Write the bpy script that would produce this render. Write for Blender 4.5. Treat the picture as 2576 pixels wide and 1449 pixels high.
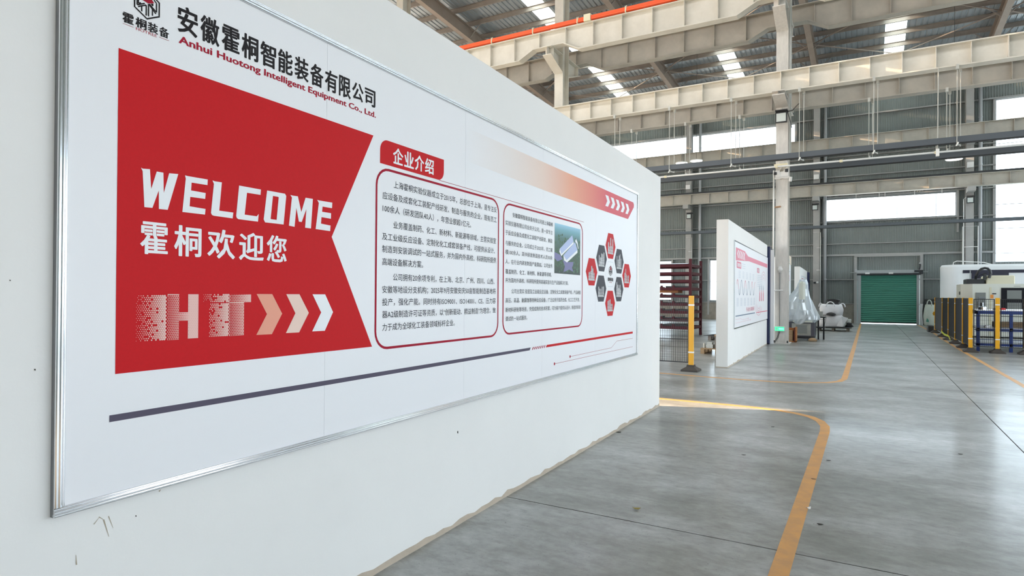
import bpy, bmesh, math, random
from mathutils import Vector, Matrix
for o in list(bpy.data.objects): bpy.data.objects.remove(o, do_unlink=True)
sc = bpy.context.scene
COL = sc.collection
rnd = random.Random(7)
PI = math.pi

# ------------------------------------------------------------------ camera, world, sun, exposure
YAW, PITCH, ROLL, FPX = -.5056, .0048, .0073, 1518.775
fw = Vector((math.sin(YAW) * math.cos(PITCH), math.cos(YAW) * math.cos(PITCH), math.sin(PITCH)))
rt = Vector((math.cos(YAW), -math.sin(YAW), 0)); up = rt.cross(fw)
rr = rt * math.cos(ROLL) + up * math.sin(ROLL); uu = -rt * math.sin(ROLL) + up * math.cos(ROLL)
cam_d = bpy.data.cameras.new('camera'); cam = bpy.data.objects.new('camera', cam_d); COL.objects.link(cam)
m = Matrix.Identity(4)
for i in range(3): m[i][0], m[i][1], m[i][2] = rr[i], uu[i], -fw[i]
m[0][3], m[1][3], m[2][3] = 0, 0, 1.5
cam.matrix_world = m
cam_d.sensor_width = 36; cam_d.lens = 36 * FPX / 2576
cam_d.shift_x = -55.07 / 2576; cam_d.shift_y = 9.32 / 2576
cam_d.clip_end = 600
sc.camera = cam

world = bpy.data.worlds.new('world'); sc.world = world; world.use_nodes = True
bg = world.node_tree.nodes['Background']
bg.inputs[0].default_value = (0.80, 0.905, 1.0, 1); bg.inputs[1].default_value = 7.5
sun_d = bpy.data.lights.new('sun', 'SUN'); sun = bpy.data.objects.new('sun', sun_d); COL.objects.link(sun)
sun_d.energy = 34.0; sun_d.angle = 0.004; sun_d.color = (1.0, 0.70, 0.45)
sd = Vector((0.947, 0.32, -0.2965)).normalized()          # direction the light travels
sun.rotation_euler = sd.to_track_quat('-Z', 'Y').to_euler(); sun.location = (-60, 10, 30)
sc.view_settings.view_transform = 'Standard'; sc.view_settings.look = 'None'
sc.view_settings.gamma = 1.0; sc.view_settings.use_curve_mapping = False
sc.view_settings.exposure = 0.07
sc.cycles.max_bounces = 8; sc.cycles.diffuse_bounces = 5; sc.cycles.transparent_max_bounces = 16
sc.cycles.sample_clamp_indirect = 6.0

# ------------------------------------------------------------------ materials
def mat(name, col, rough=.6, metal=0., var=0., vscale=3., col2=None, bump=0., bscale=40., spec=.5, emit=None, stretch=None, coat=0., detail=4.):
    M = bpy.data.materials.new(name); M.use_nodes = True
    nt = M.node_tree; N = nt.nodes; L = nt.links; b = N['Principled BSDF']
    b.inputs['Base Color'].default_value = (*col, 1); b.inputs['Roughness'].default_value = rough
    b.inputs['Metallic'].default_value = metal; b.inputs['Specular IOR Level'].default_value = spec
    b.inputs['Coat Weight'].default_value = coat
    if emit:
        b.inputs['Emission Color'].default_value = (*emit[0], 1); b.inputs['Emission Strength'].default_value = emit[1]
    if var or col2 or bump:
        g = N.new('ShaderNodeNewGeometry'); mp = N.new('ShaderNodeMapping'); L.new(g.outputs['Position'], mp.inputs[0])
        if stretch: mp.inputs['Scale'].default_value = stretch
    if var or col2:
        n = N.new('ShaderNodeTexNoise'); n.inputs['Scale'].default_value = vscale; n.inputs['Detail'].default_value = detail
        n.inputs['Roughness'].default_value = .65
        L.new(mp.outputs[0], n.inputs[0])
        r = N.new('ShaderNodeValToRGB'); L.new(n.outputs[0], r.inputs[0])
        r.color_ramp.elements[0].position = .35; r.color_ramp.elements[1].position = .68
        c2 = col2 if col2 else tuple(c * (1 - var) for c in col)
        r.color_ramp.elements[0].color = (*c2, 1); r.color_ramp.elements[1].color = (*col, 1)
        L.new(r.outputs[0], b.inputs['Base Color'])
    if bump:
        n2 = N.new('ShaderNodeTexNoise'); n2.inputs['Scale'].default_value = bscale; L.new(mp.outputs[0], n2.inputs[0])
        bp = N.new('ShaderNodeBump'); bp.inputs['Strength'].default_value = bump; bp.inputs['Distance'].default_value = .01
        L.new(n2.outputs[0], bp.inputs['Height']); L.new(bp.outputs[0], b.inputs['Normal'])
    return M

def concrete():
    M = bpy.data.materials.new('polished_concrete'); M.use_nodes = True
    nt = M.node_tree; N = nt.nodes; L = nt.links; b = N['Principled BSDF']
    g = N.new('ShaderNodeNewGeometry')
    def noise(scale, det, rough=.6, st=None):
        mp = N.new('ShaderNodeMapping'); L.new(g.outputs['Position'], mp.inputs[0])
        if st: mp.inputs['Scale'].default_value = st
        n = N.new('ShaderNodeTexNoise'); n.inputs['Scale'].default_value = scale
        n.inputs['Detail'].default_value = det; n.inputs['Roughness'].default_value = rough
        L.new(mp.outputs[0], n.inputs[0]); return n
    def ramp(n, *els):
        r = N.new('ShaderNodeValToRGB'); L.new(n.outputs[0], r.inputs[0])
        while len(r.color_ramp.elements) < len(els): r.color_ramp.elements.new(.5)
        for e, (p, c) in zip(r.color_ramp.elements, els): e.position = p; e.color = (*c, 1)
        return r
    def mix(t, f, a, c):
        x = N.new('ShaderNodeMix'); x.data_type = 'RGBA'; x.blend_type = t
        if isinstance(f, float): x.inputs[0].default_value = f
        else: L.new(f, x.inputs[0])
        L.new(a, x.inputs[6]); L.new(c, x.inputs[7]); return x.outputs[2]
    big = ramp(noise(.8, 9, .68, (.8, 1.3, 1)), (.30, (.12, .124, .108)), (.47, (.225, .23, .212)), (.56, (.30, .31, .30)), (.72, (.44, .455, .45)))
    fine = ramp(noise(9, 8, .7, (1, 1.6, 1)), (.3, (.68, .68, .66)), (.52, (1, 1, 1)), (.72, (1.25, 1.25, 1.25)))
    c = mix('MULTIPLY', 1.0, big.outputs[0], fine.outputs[0])
    scr = ramp(noise(2.6, 10, .75, (.6, 2.2, 1)), (.60, (0, 0, 0)), (.74, (1, 1, 1)))
    wh = N.new('ShaderNodeRGB'); wh.outputs[0].default_value = (.56, .56, .54, 1)
    fac = N.new('ShaderNodeMath'); fac.operation = 'MULTIPLY'; fac.inputs[1].default_value = .38; L.new(scr.outputs[0], fac.inputs[0])
    c = mix('MIX', fac.outputs[0], c, wh.outputs[0])
    spk = ramp(noise(60, 2, .5), (.26, (1, 1, 1)), (.30, (0, 0, 0)))
    dk = N.new('ShaderNodeRGB'); dk.outputs[0].default_value = (.05, .048, .042, 1)
    f2 = N.new('ShaderNodeMath'); f2.operation = 'MULTIPLY'; f2.inputs[1].default_value = .8; L.new(spk.outputs[0], f2.inputs[0])
    c = mix('MIX', f2.outputs[0], c, dk.outputs[0])
    L.new(c, b.inputs['Base Color'])
    rg = ramp(noise(.9, 6, .6, (.8, 1.2, 1)), (.3, (.33, .33, .33)), (.7, (.47, .47, .47)))
    L.new(rg.outputs[0], b.inputs['Roughness'])
    b.inputs['Specular IOR Level'].default_value = 1.0
    b.inputs['Coat Weight'].default_value = .22; b.inputs['Coat Roughness'].default_value = .13
    bp = N.new('ShaderNodeBump'); bp.inputs['Strength'].default_value = .10; bp.inputs['Distance'].default_value = .02
    L.new(noise(5, 5).outputs[0], bp.inputs['Height']); L.new(bp.outputs[0], b.inputs['Normal'])
    return M

def thin_glass(name, tint=(.93, .96, .97), gl=.06):
    M = bpy.data.materials.new(name); M.use_nodes = True; nt = M.node_tree; nt.nodes.clear()
    o = nt.nodes.new('ShaderNodeOutputMaterial'); mx = nt.nodes.new('ShaderNodeMixShader')
    t = nt.nodes.new('ShaderNodeBsdfTransparent'); g = nt.nodes.new('ShaderNodeBsdfGlossy')
    t.inputs[0].default_value = (*tint, 1); g.inputs['Roughness'].default_value = .05; mx.inputs[0].default_value = gl
    nt.links.new(t.outputs[0], mx.inputs[1]); nt.links.new(g.outputs[0], mx.inputs[2]); nt.links.new(mx.outputs[0], o.inputs[0])
    return M

def sheeting(name, col, tr, transp, rough=.25):
    """translucent plastic: part diffuse, part translucent, part clear, with a gloss"""
    M = bpy.data.materials.new(name); M.use_nodes = True; nt = M.node_tree; nt.nodes.clear(); N = nt.nodes; L = nt.links
    o = N.new('ShaderNodeOutputMaterial')
    d = N.new('ShaderNodeBsdfDiffuse'); t = N.new('ShaderNodeBsdfTranslucent'); c = N.new('ShaderNodeBsdfTransparent'); g = N.new('ShaderNodeBsdfGlossy')
    d.inputs[0].default_value = (*col, 1); t.inputs[0].default_value = (*col, 1); c.inputs[0].default_value = (.95, .97, .98, 1)
    g.inputs['Roughness'].default_value = rough
    m1 = N.new('ShaderNodeMixShader'); m1.inputs[0].default_value = tr; L.new(d.outputs[0], m1.inputs[1]); L.new(t.outputs[0], m1.inputs[2])
    m2 = N.new('ShaderNodeMixShader'); m2.inputs[0].default_value = transp; L.new(m1.outputs[0], m2.inputs[1]); L.new(c.outputs[0], m2.inputs[2])
    m3 = N.new('ShaderNodeMixShader'); m3.inputs[0].default_value = .12; L.new(m2.outputs[0], m3.inputs[1]); L.new(g.outputs[0], m3.inputs[2])
    L.new(m3.outputs[0], o.inputs[0]); return M

def axis_ramp(name, stops, rough=.5, axis=0):
    """printed gradient along an object axis"""
    M = bpy.data.materials.new(name); M.use_nodes = True; nt = M.node_tree; N = nt.nodes; L = nt.links; b = N['Principled BSDF']
    tc = N.new('ShaderNodeTexCoord'); sx = N.new('ShaderNodeSeparateXYZ'); L.new(tc.outputs['Object'], sx.inputs[0])
    a, z = stops[0][0], stops[-1][0]
    mr = N.new('ShaderNodeMapRange'); mr.inputs[1].default_value = a; mr.inputs[2].default_value = z; L.new(sx.outputs[axis], mr.inputs[0])
    r = N.new('ShaderNodeValToRGB'); L.new(mr.outputs[0], r.inputs[0])
    while len(r.color_ramp.elements) < len(stops): r.color_ramp.elements.new(.5)
    for e, (p, c) in zip(r.color_ramp.elements, stops): e.position = (p - a) / (z - a); e.color = (*c, 1)
    L.new(r.outputs[0], b.inputs['Base Color']); b.inputs['Roughness'].default_value = rough
    return M

POSTER_WHITE = (.83, .83, .84)
M = dict(
    concrete=concrete(),
    wallpaint=mat('white_wall_paint', (.83, .82, .79), .75, var=.03, vscale=1.2, bump=.04, bscale=70),
    wallend=mat('plain_plaster', (.76, .76, .73), .8, var=.05, vscale=4),
    poster=mat('poster_white', POSTER_WHITE, .42, spec=.4),
    red=mat('print_red', (.58, .010, .014), .5, spec=.12, var=.05, vscale=90), dred=mat('print_dark_red', (.36, .008, .028), .5, spec=.12),
    black=mat('print_black', (.012, .010, .011), .5, spec=.15), white=mat('print_white', (.84, .85, .86), .45, spec=.3),
    grey=mat('print_grey', (.10, .088, .125), .5, spec=.15), body=mat('print_text_grey', (.02, .025, .032), .5, spec=.12),
    salmon=mat('print_salmon', (.80, .33, .22), .5), pale=mat('print_pale_peach', (.82, .60, .50), .5), pink=mat('print_pink', (.80, .50, .44), .5),
    charcoal=mat('print_charcoal', (.055, .055, .065), .5, spec=.15), lgrey=mat('print_light_grey', (.5, .5, .5), .5), mgrey=mat('print_mid_grey', (.2, .2, .21), .5),
    fadedred=mat('print_faded_red', (.72, .20, .27), .5), palered=mat('print_pale_red', (.78, .45, .50), .5), bluegrey=mat('print_blue_grey', (.16, .22, .30), .5), palegrey=mat('print_pale_grey', (.62, .65, .70), .5),
    sky=mat('print_sky', (.25, .52, .66), .5), forest=mat('print_forest', (.07, .19, .08), .5, col2=(.01, .05, .025), vscale=60),
    roofblue=mat('print_roof_blue', (.42, .50, .72), .5), plaza=mat('print_plaza', (.17, .16, .33), .5),
    alu=mat('polished_aluminium', (.80, .82, .84), .16, 1.0), alud=mat('dark_aluminium', (.30, .31, .32), .3, 1.0),
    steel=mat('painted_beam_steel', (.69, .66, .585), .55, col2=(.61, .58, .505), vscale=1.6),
    steelshade=mat('shaded_beam_steel', (.46, .43, .37), .55, col2=(.38, .355, .31), vscale=1.6), steelflake=mat('painted_column_steel', (.66, .635, .59), .6, var=.14, vscale=14, stretch=(1, 1, .25), bump=.25, bscale=18),  # rear beam steel: the beam steel darkened, shade put into its colour
    rafter=mat('primer_brown_steel', (.36, .29, .24), .6, var=.15, vscale=2),
    purlin=mat('purlin_steel', (.36, .31, .27), .55, .1, var=.15, vscale=3),
    roof=mat('roof_sheet', (.42, .46, .49), .42, .3, var=.2, vscale=1.2, stretch=(1, .3, 1)),
    skylight=sheeting('fibreglass_skylight', (.82, .97, .93), .9, .12),
    opal=sheeting('unseen_opal_glazing', (.93, .95, .96), .97, .02), wallsheet=mat('wall_sheet', (.235, .262, .25), .45, .15, var=.10, vscale=1.1),  # opal glazing for the added rooflight and the unseen left window
    girt=mat('girt_steel', (.36, .36, .35), .5, .1, var=.1, vscale=4), wcol=mat('wall_column_steel', (.38, .375, .36), .55, var=.1, vscale=3),
    plinth=mat('rendered_plinth', (.27, .25, .215), .85, var=.25, vscale=3, bump=.2, bscale=10),
    pipe=mat('grey_pipe', (.42, .43, .44), .4), whitepipe=mat('white_pipe', (.75, .75, .73), .5), rust=mat('rusty_clamp', (.45, .25, .13), .8, var=.3, vscale=60),
    orange=mat('orange_conductor', (.90, .105, .015), .4), cream=mat('cream_clip', (.75, .70, .50), .5),
    tray=mat('dark_cable_tray', (.10, .115, .13), .5, .3), rod=mat('galvanised_rod', (.62, .62, .58), .4, .6),
    lamp=mat('lamp_diffuser', (.9, .9, .9), .4, emit=((1, 1, .97), 1.2)), floodglass=mat('flood_glass', (.62, .68, .66), .2),
    dark=mat('dark_plastic', (.025, .027, .03), .45), blk=mat('matte_black', (.012, .012, .014), .6),
    glass=thin_glass('window_glass'), winframe=mat('window_frame', (.50, .52, .54), .4, .3),
    door=mat('green_door', (.075, .28, .21), .42, spec=.5), doorframe=mat('door_track', (.42, .44, .45), .35, .4),
    yellow=mat('safety_yellow', (.80, .40, .012), .45), reflect=mat('reflective_white', (.80, .80, .78), .3), rubber=mat('black_rubber', (.05, .042, .035), .7),
    mesh=mat('mesh_black', (.015, .015, .016), .5), panel=mat('black_panel', (.010, .009, .013), .55, spec=.2), clearpanel=mat('smoky_panel', (.06, .06, .075), .5, spec=.25),
    linepaint=mat('line_paint', (.66, .33, .085), .5, col2=(.52, .28, .10), vscale=7, bump=.05),
    rack=mat('maroon_rack', (.065, .008, .014), .6, spec=.25), sheetblack=mat('stored_sheet', (.018, .018, .02), .5),
    wood=mat('pallet_wood', (.40, .27, .15), .8, var=.35, vscale=12, stretch=(1, 1, 5)), greywood=mat('weathered_wood', (.23, .20, .17), .85, var=.3, vscale=12),
    owood=mat('orange_crate_wood', (.45, .17, .05), .6, var=.3, vscale=10), darkwood=mat('dark_red_board', (.10, .02, .012), .6),
    casting=mat('machined_casting', (.42, .42, .38), .4, .4, var=.2, vscale=8), machine=mat('machine_beige', (.55, .57, .50), .5), machgrey=mat('machine_grey', (.20, .21, .20), .5), basecol=mat('machine_base_dark', (.07, .068, .085), .5),
    plastic=sheeting('plastic_wrap', (.80, .86, .92), .35, .42, .12), bag=mat('woven_bag_white', (.76, .77, .80), .65, var=.06, vscale=6, bump=.25, bscale=25),
    bagc=mat('woven_bag_cream', (.70, .74, .66), .65, var=.06, vscale=6, bump=.25, bscale=25), tarp=mat('black_tarp', (.02, .02, .022), .4, bump=.4, bscale=12),
    encl=mat('enclosure_white', (.78, .81, .83), .4), enclwin=mat('enclosure_window', (.035, .035, .055), .3, spec=.3), creampaint=mat('cream_machine', (.66, .67, .60), .45), creamy=mat('cream_cover', (.66, .63, .47), .5),
    bluesteel=mat('blue_bench_steel', (.018, .045, .20), .4), benchtop=mat('bench_top', (.72, .75, .80), .25, .3), navy=mat('navy_board', (.012, .02, .075), .5),
    green=mat('exit_green', (.05, .75, .38), .5, emit=((.10, .90, .45), .75)), exitbody=mat('exit_body', (.62, .63, .60), .5), mint=mat('exit_mint', (.6, 1, .8), .5, emit=((.65, 1.0, .80), .75)),
    beige=mat('carton_beige', (.74, .62, .48), .7), teal=mat('carton_teal', (.03, .38, .48), .5), leaf=mat('dry_leaf', (.34, .27, .06), .7), dirt=mat('dark_dirt', (.03, .026, .022), .9),
    ground=mat('outdoor_ground', (.55, .55, .52), .9), scuff=mat('scuff_brown', (.42, .36, .27), .8), hazard=mat('hazard_tape', (.7, .75, .03), .5),
    orange2=mat('orange_notice', (.75, .28, .05), .5), joint=mat('joint_filler', (.04, .038, .034), .9), skirt=mat('stained_wall_foot', (.52, .44, .35), .9, var=.12, vscale=9),
)
M['band'] = axis_ramp('printed_band', [(-4.75, POSTER_WHITE), (-4.2, (.80, .74, .70)), (-3.63, (.80, .62, .52)), (-3.05, (.79, .36, .22)), (-2.55, (.74, .20, .14)), (-2.1, (.66, .055, .08)), (-1.2, (.60, .035, .06))])
M['aerial'] = axis_ramp('printed_forest', [(1.685, (.006, .02, .012)), (1.78, (.03, .07, .02)), (1.9, (.035, .085, .05)), (2.0, (.07, .17, .14)), (2.07, (.16, .38, .45)), (2.116, (.30, .56, .70))], axis=1)

# ------------------------------------------------------------------ geometry helpers
class MB:
    def __init__(s): s.v = []; s.f = []
    def add(s, vs, fs):
        b = len(s.v); s.v += [tuple(v) for v in vs]; s.f += [[b + i for i in f] for f in fs]; return s
    def box(s, x0, x1, y0, y1, z0, z1):
        return s.add([(x0, y0, z0), (x1, y0, z0), (x1, y1, z0), (x0, y1, z0), (x0, y0, z1), (x1, y0, z1), (x1, y1, z1), (x0, y1, z1)],
                     [(0, 3, 2, 1), (4, 5, 6, 7), (0, 1, 5, 4), (1, 2, 6, 5), (2, 3, 7, 6), (3, 0, 4, 7)])
    def bbox(s, x0, x1, y0, y1, z0, z1, b=.01):
        """box with chamfered vertical edges and chamfered top edge"""
        def ring(i, z): return [(x0 + b + i, y0 + i, z), (x1 - b - i, y0 + i, z), (x1 - i, y0 + b + i, z), (x1 - i, y1 - b - i, z), (x1 - b - i, y1 - i, z), (x0 + b + i, y1 - i, z), (x0 + i, y1 - b - i, z), (x0 + i, y0 + b + i, z)]
        return s.loft([ring(0, z0), ring(0, z1 - b), ring(b, z1)])
    def loft(s, rings, cap=True):
        n = len(rings[0]); vs = [p for r in rings for p in r]; fs = []
        for k in range(len(rings) - 1):
            for i in range(n): fs.append((k * n + i, k * n + (i + 1) % n, (k + 1) * n + (i + 1) % n, (k + 1) * n + i))
        if cap: fs.append(tuple(range(n))[::-1]); fs.append(tuple(range((len(rings) - 1) * n, len(rings) * n)))
        return s.add(vs, fs)
    def obar(s, p, q, w, h, upv=(0, 0, 1)):
        p = Vector(p); q = Vector(q); d = (q - p).normalized(); u = Vector(upv)
        if abs(d.dot(u)) > .98: u = Vector((0, 1, 0))
        r = d.cross(u).normalized(); u = r.cross(d)
        c = [(-w / 2, -h / 2), (w / 2, -h / 2), (w / 2, h / 2), (-w / 2, h / 2)]
        return s.loft([[p + r * a + u * b for a, b in c], [q + r * a + u * b for a, b in c]])
    def tube(s, pts, r, n=8):
        pts = [Vector(p) for p in pts]; rings = []
        for i, p in enumerate(pts):
            d = (pts[min(i + 1, len(pts) - 1)] - pts[max(i - 1, 0)]).normalized()
            u = Vector((0, 0, 1)) if abs(d.z) < .9 else Vector((0, 1, 0))
            a = d.cross(u).normalized(); b = a.cross(d)
            rings.append([p + (a * math.cos(2 * PI * k / n) + b * math.sin(2 * PI * k / n)) * r for k in range(n)])
        return s.loft(rings)
    def lathe(s, prof, c=(0, 0, 0), n=16):
        rings = [[(c[0] + r * math.cos(2 * PI * k / n), c[1] + r * math.sin(2 * PI * k / n), c[2] + z) for k in range(n)] for r, z in prof]
        return s.loft(rings)
    def prism(s, poly, d0, d1, axis='y'):
        """poly in the plane across axis, swept from d0 to d1"""
        def P(a, b, d): return {'y': (a, d, b), 'x': (d, a, b), 'z': (a, b, d)}[axis]
        return s.loft([[P(a, b, d0) for a, b in poly], [P(a, b, d1) for a, b in poly]])
    def build(s, name, mt, parent=None, smooth=False):
        me = bpy.data.meshes.new(name); off = Vector((0, 0, 0))
        if parent is not None and parent.get('_w'): off = Vector(parent['_w'])
        me.from_pydata([Vector(v) - off for v in s.v], [], s.f)
        bm = bmesh.new(); bm.from_mesh(me); bmesh.ops.recalc_face_normals(bm, faces=bm.faces); bm.to_mesh(me); bm.free()
        if smooth:
            for p in me.polygons: p.use_smooth = True
        me.materials.append(mt)
        o = bpy.data.objects.new(name, me); COL.objects.link(o)
        if parent is not None:
            o.parent = parent
            if parent.get('_w'): o['_w'] = parent['_w']
        return o

def thing(name, label, cat, loc=(0, 0, 0), group=None, rotz=0):
    o = bpy.data.objects.new(name, None); COL.objects.link(o); o.location = loc; o.rotation_euler = (0, 0, rotz)
    o.empty_display_size = .1
    o['label'] = label; o['category'] = cat; o['_w'] = list(loc)
    if group: o['group'] = group
    return o
def tag(o, label, cat, group=None):
    o['label'] = label; o['category'] = cat
    if group: o['group'] = group
    return o
def struct(o): o['kind'] = 'structure'; return o
def dup(root, loc, label=None, rotz=None):
    def cp(o, par):
        c = o.copy(); COL.objects.link(c); c.parent = par
        for ch in kids.get(o.name, []): cp(ch, c)
        return c
    kids = {}
    for o in COL.objects:
        if o.parent: kids.setdefault(o.parent.name, []).append(o)
    r = cp(root, None); r.location = loc; r['_w'] = list(loc)
    if rotz is not None: r.rotation_euler = (0, 0, rotz)
    if label: r['label'] = label
    return r

# ------------------------------------------------------------------ floor: cast slabs, joints, paint
XJ = [-31.0, -22.67, -14.67, -6.67, 1.33, 9.33, 15.0]; YJ = [-6.0, 3.83, 11.8, 19.8, 27.8, 35.8, 39.6]
fl = struct(MB().box(-31, 15, -6, 39.6, -.20, -.012).build('floor', M['joint']))
for i in range(len(XJ) - 1):
    for j in range(len(YJ) - 1):
        g = .0055
        MB().box(XJ[i] + g, XJ[i + 1] - g, YJ[j] + g, YJ[j + 1] - g, -.012, 0).build('slab', M['concrete'], fl)
struct(MB().box(-140, 120, -90, 160, -.6, -.205).build('ground', M['ground']))

def stripe(pts, w, name, label):
    """flat painted line following pts (centre line)"""
    b = MB(); L = []; R = []
    for i, p in enumerate(pts):
        p = Vector((*p, 0)); a = Vector((*pts[max(i - 1, 0)], 0)); c = Vector((*pts[min(i + 1, len(pts) - 1)], 0))
        d = (c - a).normalized(); n = Vector((-d.y, d.x, 0)) * w / 2
        L.append(p + n); R.append(p - n)
    n = len(pts); vs = [(v.x, v.y, z) for z in (.0003, .0018) for v in L + R]
    fs = []
    for i in range(n - 1):
        fs.append((2 * n + i, 2 * n + i + 1, 3 * n + i + 1, 3 * n + i))
        fs.append((i, i + 1, 2 * n + i + 1, 2 * n + i)); fs.append((n + i, n + i + 1, 3 * n + i + 1, 3 * n + i))
    b.add(vs, fs)
    return tag(b.build(name, M['linepaint']), label, 'floor line', None)
def arc(cx, cy, r, a0, a1, n=10): return [(cx + r * math.cos(a0 + (a1 - a0) * i / n), cy + r * math.sin(a0 + (a1 - a0) * i / n)) for i in range(n + 1)]
stripe([(-.415, -2), (-.415, 3), (-.415, 7.3)] + [(-.415, 7.45), (-.43, 7.75), (-.50, 8.05), (-.62, 8.27), (-.80, 8.42), (-1.03, 8.52), (-1.3, 8.57), (-1.6, 8.59)] + [(-2.2, 8.59), (-3.4, 8.58), (-7, 8.56)], .10, 'painted_line', 'orange-yellow floor line in the foreground, curving left around the end of the big partition')
stripe([(-7, 11.44), (-3.5, 11.41), (-2.6, 11.33), (-1.9, 11.32), (-1.3, 11.36), (-.95, 11.5), (-.62, 11.72), (-.44, 12.0), (-.375, 12.4), (-.37, 13), (-.36, 20), (-.36, 38.6)], .10, 'painted_line', 'orange-yellow floor line from the second partition corner to the left side of the green shutter')
stripe([(2.33, 3), (2.33, 21), (2.36, 26), (2.45, 31), (2.40, 36), (2.36, 38.8)], .09, 'painted_line', 'orange-yellow floor line passing the feet of the black panel fence')

# ------------------------------------------------------------------ back wall: corrugated sheet, girts, columns, windows, shutter
YW = 39.5
WINS = [  # x0,x1,z0,z1, panes x, transoms z
    ('window_1', -16.9, -3.88, 10.82, 11.93, 13, []),
    ('window_2', -2.25, 4.14, 5.92, 7.22, 7, []),
    ('window_3', 5.82, 12.6, 3.37, 11.93, 3, [3.85, 5.15, 6.41, 7.9, 9.6, 10.84]),
    ('window_4', -15.6, -11.41, 1.20, 3.80, 3, [2.42]),
    ('window_5', -8.92, -5.2, 1.20, 3.80, 2, [2.42]),
]
DOOR = (-.50, 2.46, 0, 3.03)
def corr(x0, x1, z0, z1, y, b, pitch=.118, d=.026):
    n0 = math.floor(x0 / pitch) ; xs = []
    k = n0
    while k * pitch < x1 + pitch:
        for fx, dy in ((0, 0), (.30, 0), (.42, d), (.88, d)): xs.append((k * pitch + fx * pitch, y + dy))
        k += 1
    pts = [p for p in xs if x0 < p[0] < x1]
    pts = [(x0, pts[0][1])] + pts + [(x1, pts[-1][1])]
    n = len(pts)
    vs = [(x, yy, z0) for x, yy in pts] + [(x, yy, z1) for x, yy in pts]
    b.add(vs, [(i, i + 1, n + i + 1, n + i) for i in range(n - 1)])
def corr_wall(x0, x1, zt, y, holes, zb=0):
    b = MB(); xb = sorted({x0, x1, *[h[0] for h in holes], *[h[1] for h in holes]}); zbk = sorted({zb, zt, *[h[2] for h in holes], *[h[3] for h in holes]})
    for i in range(len(xb) - 1):
        z = None; run = []
        for k in range(len(zbk) - 1):
            cx, cz = (xb[i] + xb[i + 1]) / 2, (zbk[k] + zbk[k + 1]) / 2
            if any(h[0] < cx < h[1] and h[2] < cz < h[3] for h in holes):
                if z is not None: corr(xb[i], xb[i + 1], z, zbk[k], y, b); z = None
            elif z is None: z = zbk[k]
        if z is not None: corr(xb[i], xb[i + 1], z, zt, y, b)
    return b
holes = [w[1:5] for w in WINS] + [DOOR]
wall = struct(corr_wall(-31, 13.2, 15.0, YW, holes).build('wall_back', M['wallsheet']))
# outer skin so the wall has depth
def skin(x0, x1, zt, y0, y1, holes):
    b = MB(); xb = sorted({x0, x1, *[h[0] for h in holes], *[h[1] for h in holes]}); zbk = sorted({0, zt, *[h[2] for h in holes], *[h[3] for h in holes]})
    for i in range(len(xb) - 1):
        for k in range(len(zbk) - 1):
            cx, cz = (xb[i] + xb[i + 1]) / 2, (zbk[k] + zbk[k + 1]) / 2
            if not any(h[0] < cx < h[1] and h[2] < cz < h[3] for h in holes): b.box(xb[i], xb[i + 1], y0, y1, zbk[k], zbk[k + 1])
    return b
skin(-31, 13.2, 15.0, YW + .06, YW + .12, holes).build('outer_cladding', M['wallsheet'], wall)
for x0, x1 in ((-31, -.58), (2.54, 13.2)): MB().box(x0, x1, YW - .14, YW - .002, 0, 1.07).build('plinth', M['plinth'], wall)
WC = [-25.0, -17.7, -10.17, -2.67, 4.67, 12.2]
for z, w in ((1.10, .05), (2.50, .06), (3.92, .12), (4.57, .06), (5.85, .06), (7.29, .07), (8.50, .07), (9.65, .07), (10.76, .07), (11.98, .09), (13.3, .08)):
    segs = [(-30.9, 13.1)]
    for h in holes:
        if h[2] - .02 < z < h[3] + .02:
            segs = [t for a, c in segs for t in ((a, min(c, h[0])), (max(a, h[1]), c)) if t[1] - t[0] > .05]
    for a, c in segs:
        b = MB().box(a, c, YW - .17, YW - .004, z - w / 2, z - w / 2 + .012).box(a, c, YW - .17, YW - .155, z - w / 2, z + w / 2)
        b.build('girt', M['girt'], wall)
for x0, x1, z0, z1 in holes[:5]:
    for x in (x0 - .06, x1 + .06): MB().box(x - .05, x + .05, YW - .15, YW - .004, max(z0 - .9, .0), z1 + .06).build('jamb', M['girt'], wall)
for i, (nm, x0, x1, z0, z1, npn, tr) in enumerate(WINS):
    r = struct(MB().box(x0, x1, YW - .03, YW + .05, z1 - .04, z1).box(x0, x1, YW - .03, YW + .05, z0, z0 + .04).box(x0, x0 + .04, YW - .03, YW + .05, z0 + .04, z1 - .04).box(x1 - .04, x1, YW - .03, YW + .05, z0 + .04, z1 - .04).build(nm, M['winframe']))
    for k in range(1, npn): x = x0 + (x1 - x0) * k / npn; MB().box(x - .012, x + .012, YW - .01, YW + .03, z0 + .04, z1 - .04).build('mullion', M['winframe'], r)
    zs = [z0 + .04] + tr + [z1 - .04]
    for t in tr: MB().box(x0 + .04, x1 - .04, YW - .012, YW + .032, t - .016, t + .016).build('transom', M['winframe'], r)
    for k in range(npn):
        a, c = x0 + (x1 - x0) * k / npn + .014, x0 + (x1 - x0) * (k + 1) / npn - .014
        for q in range(len(zs) - 1): MB().box(a, c, YW + .006, YW + .012, zs[q] + .016, zs[q + 1] - .016).build('pane', M['glass'], r)
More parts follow.
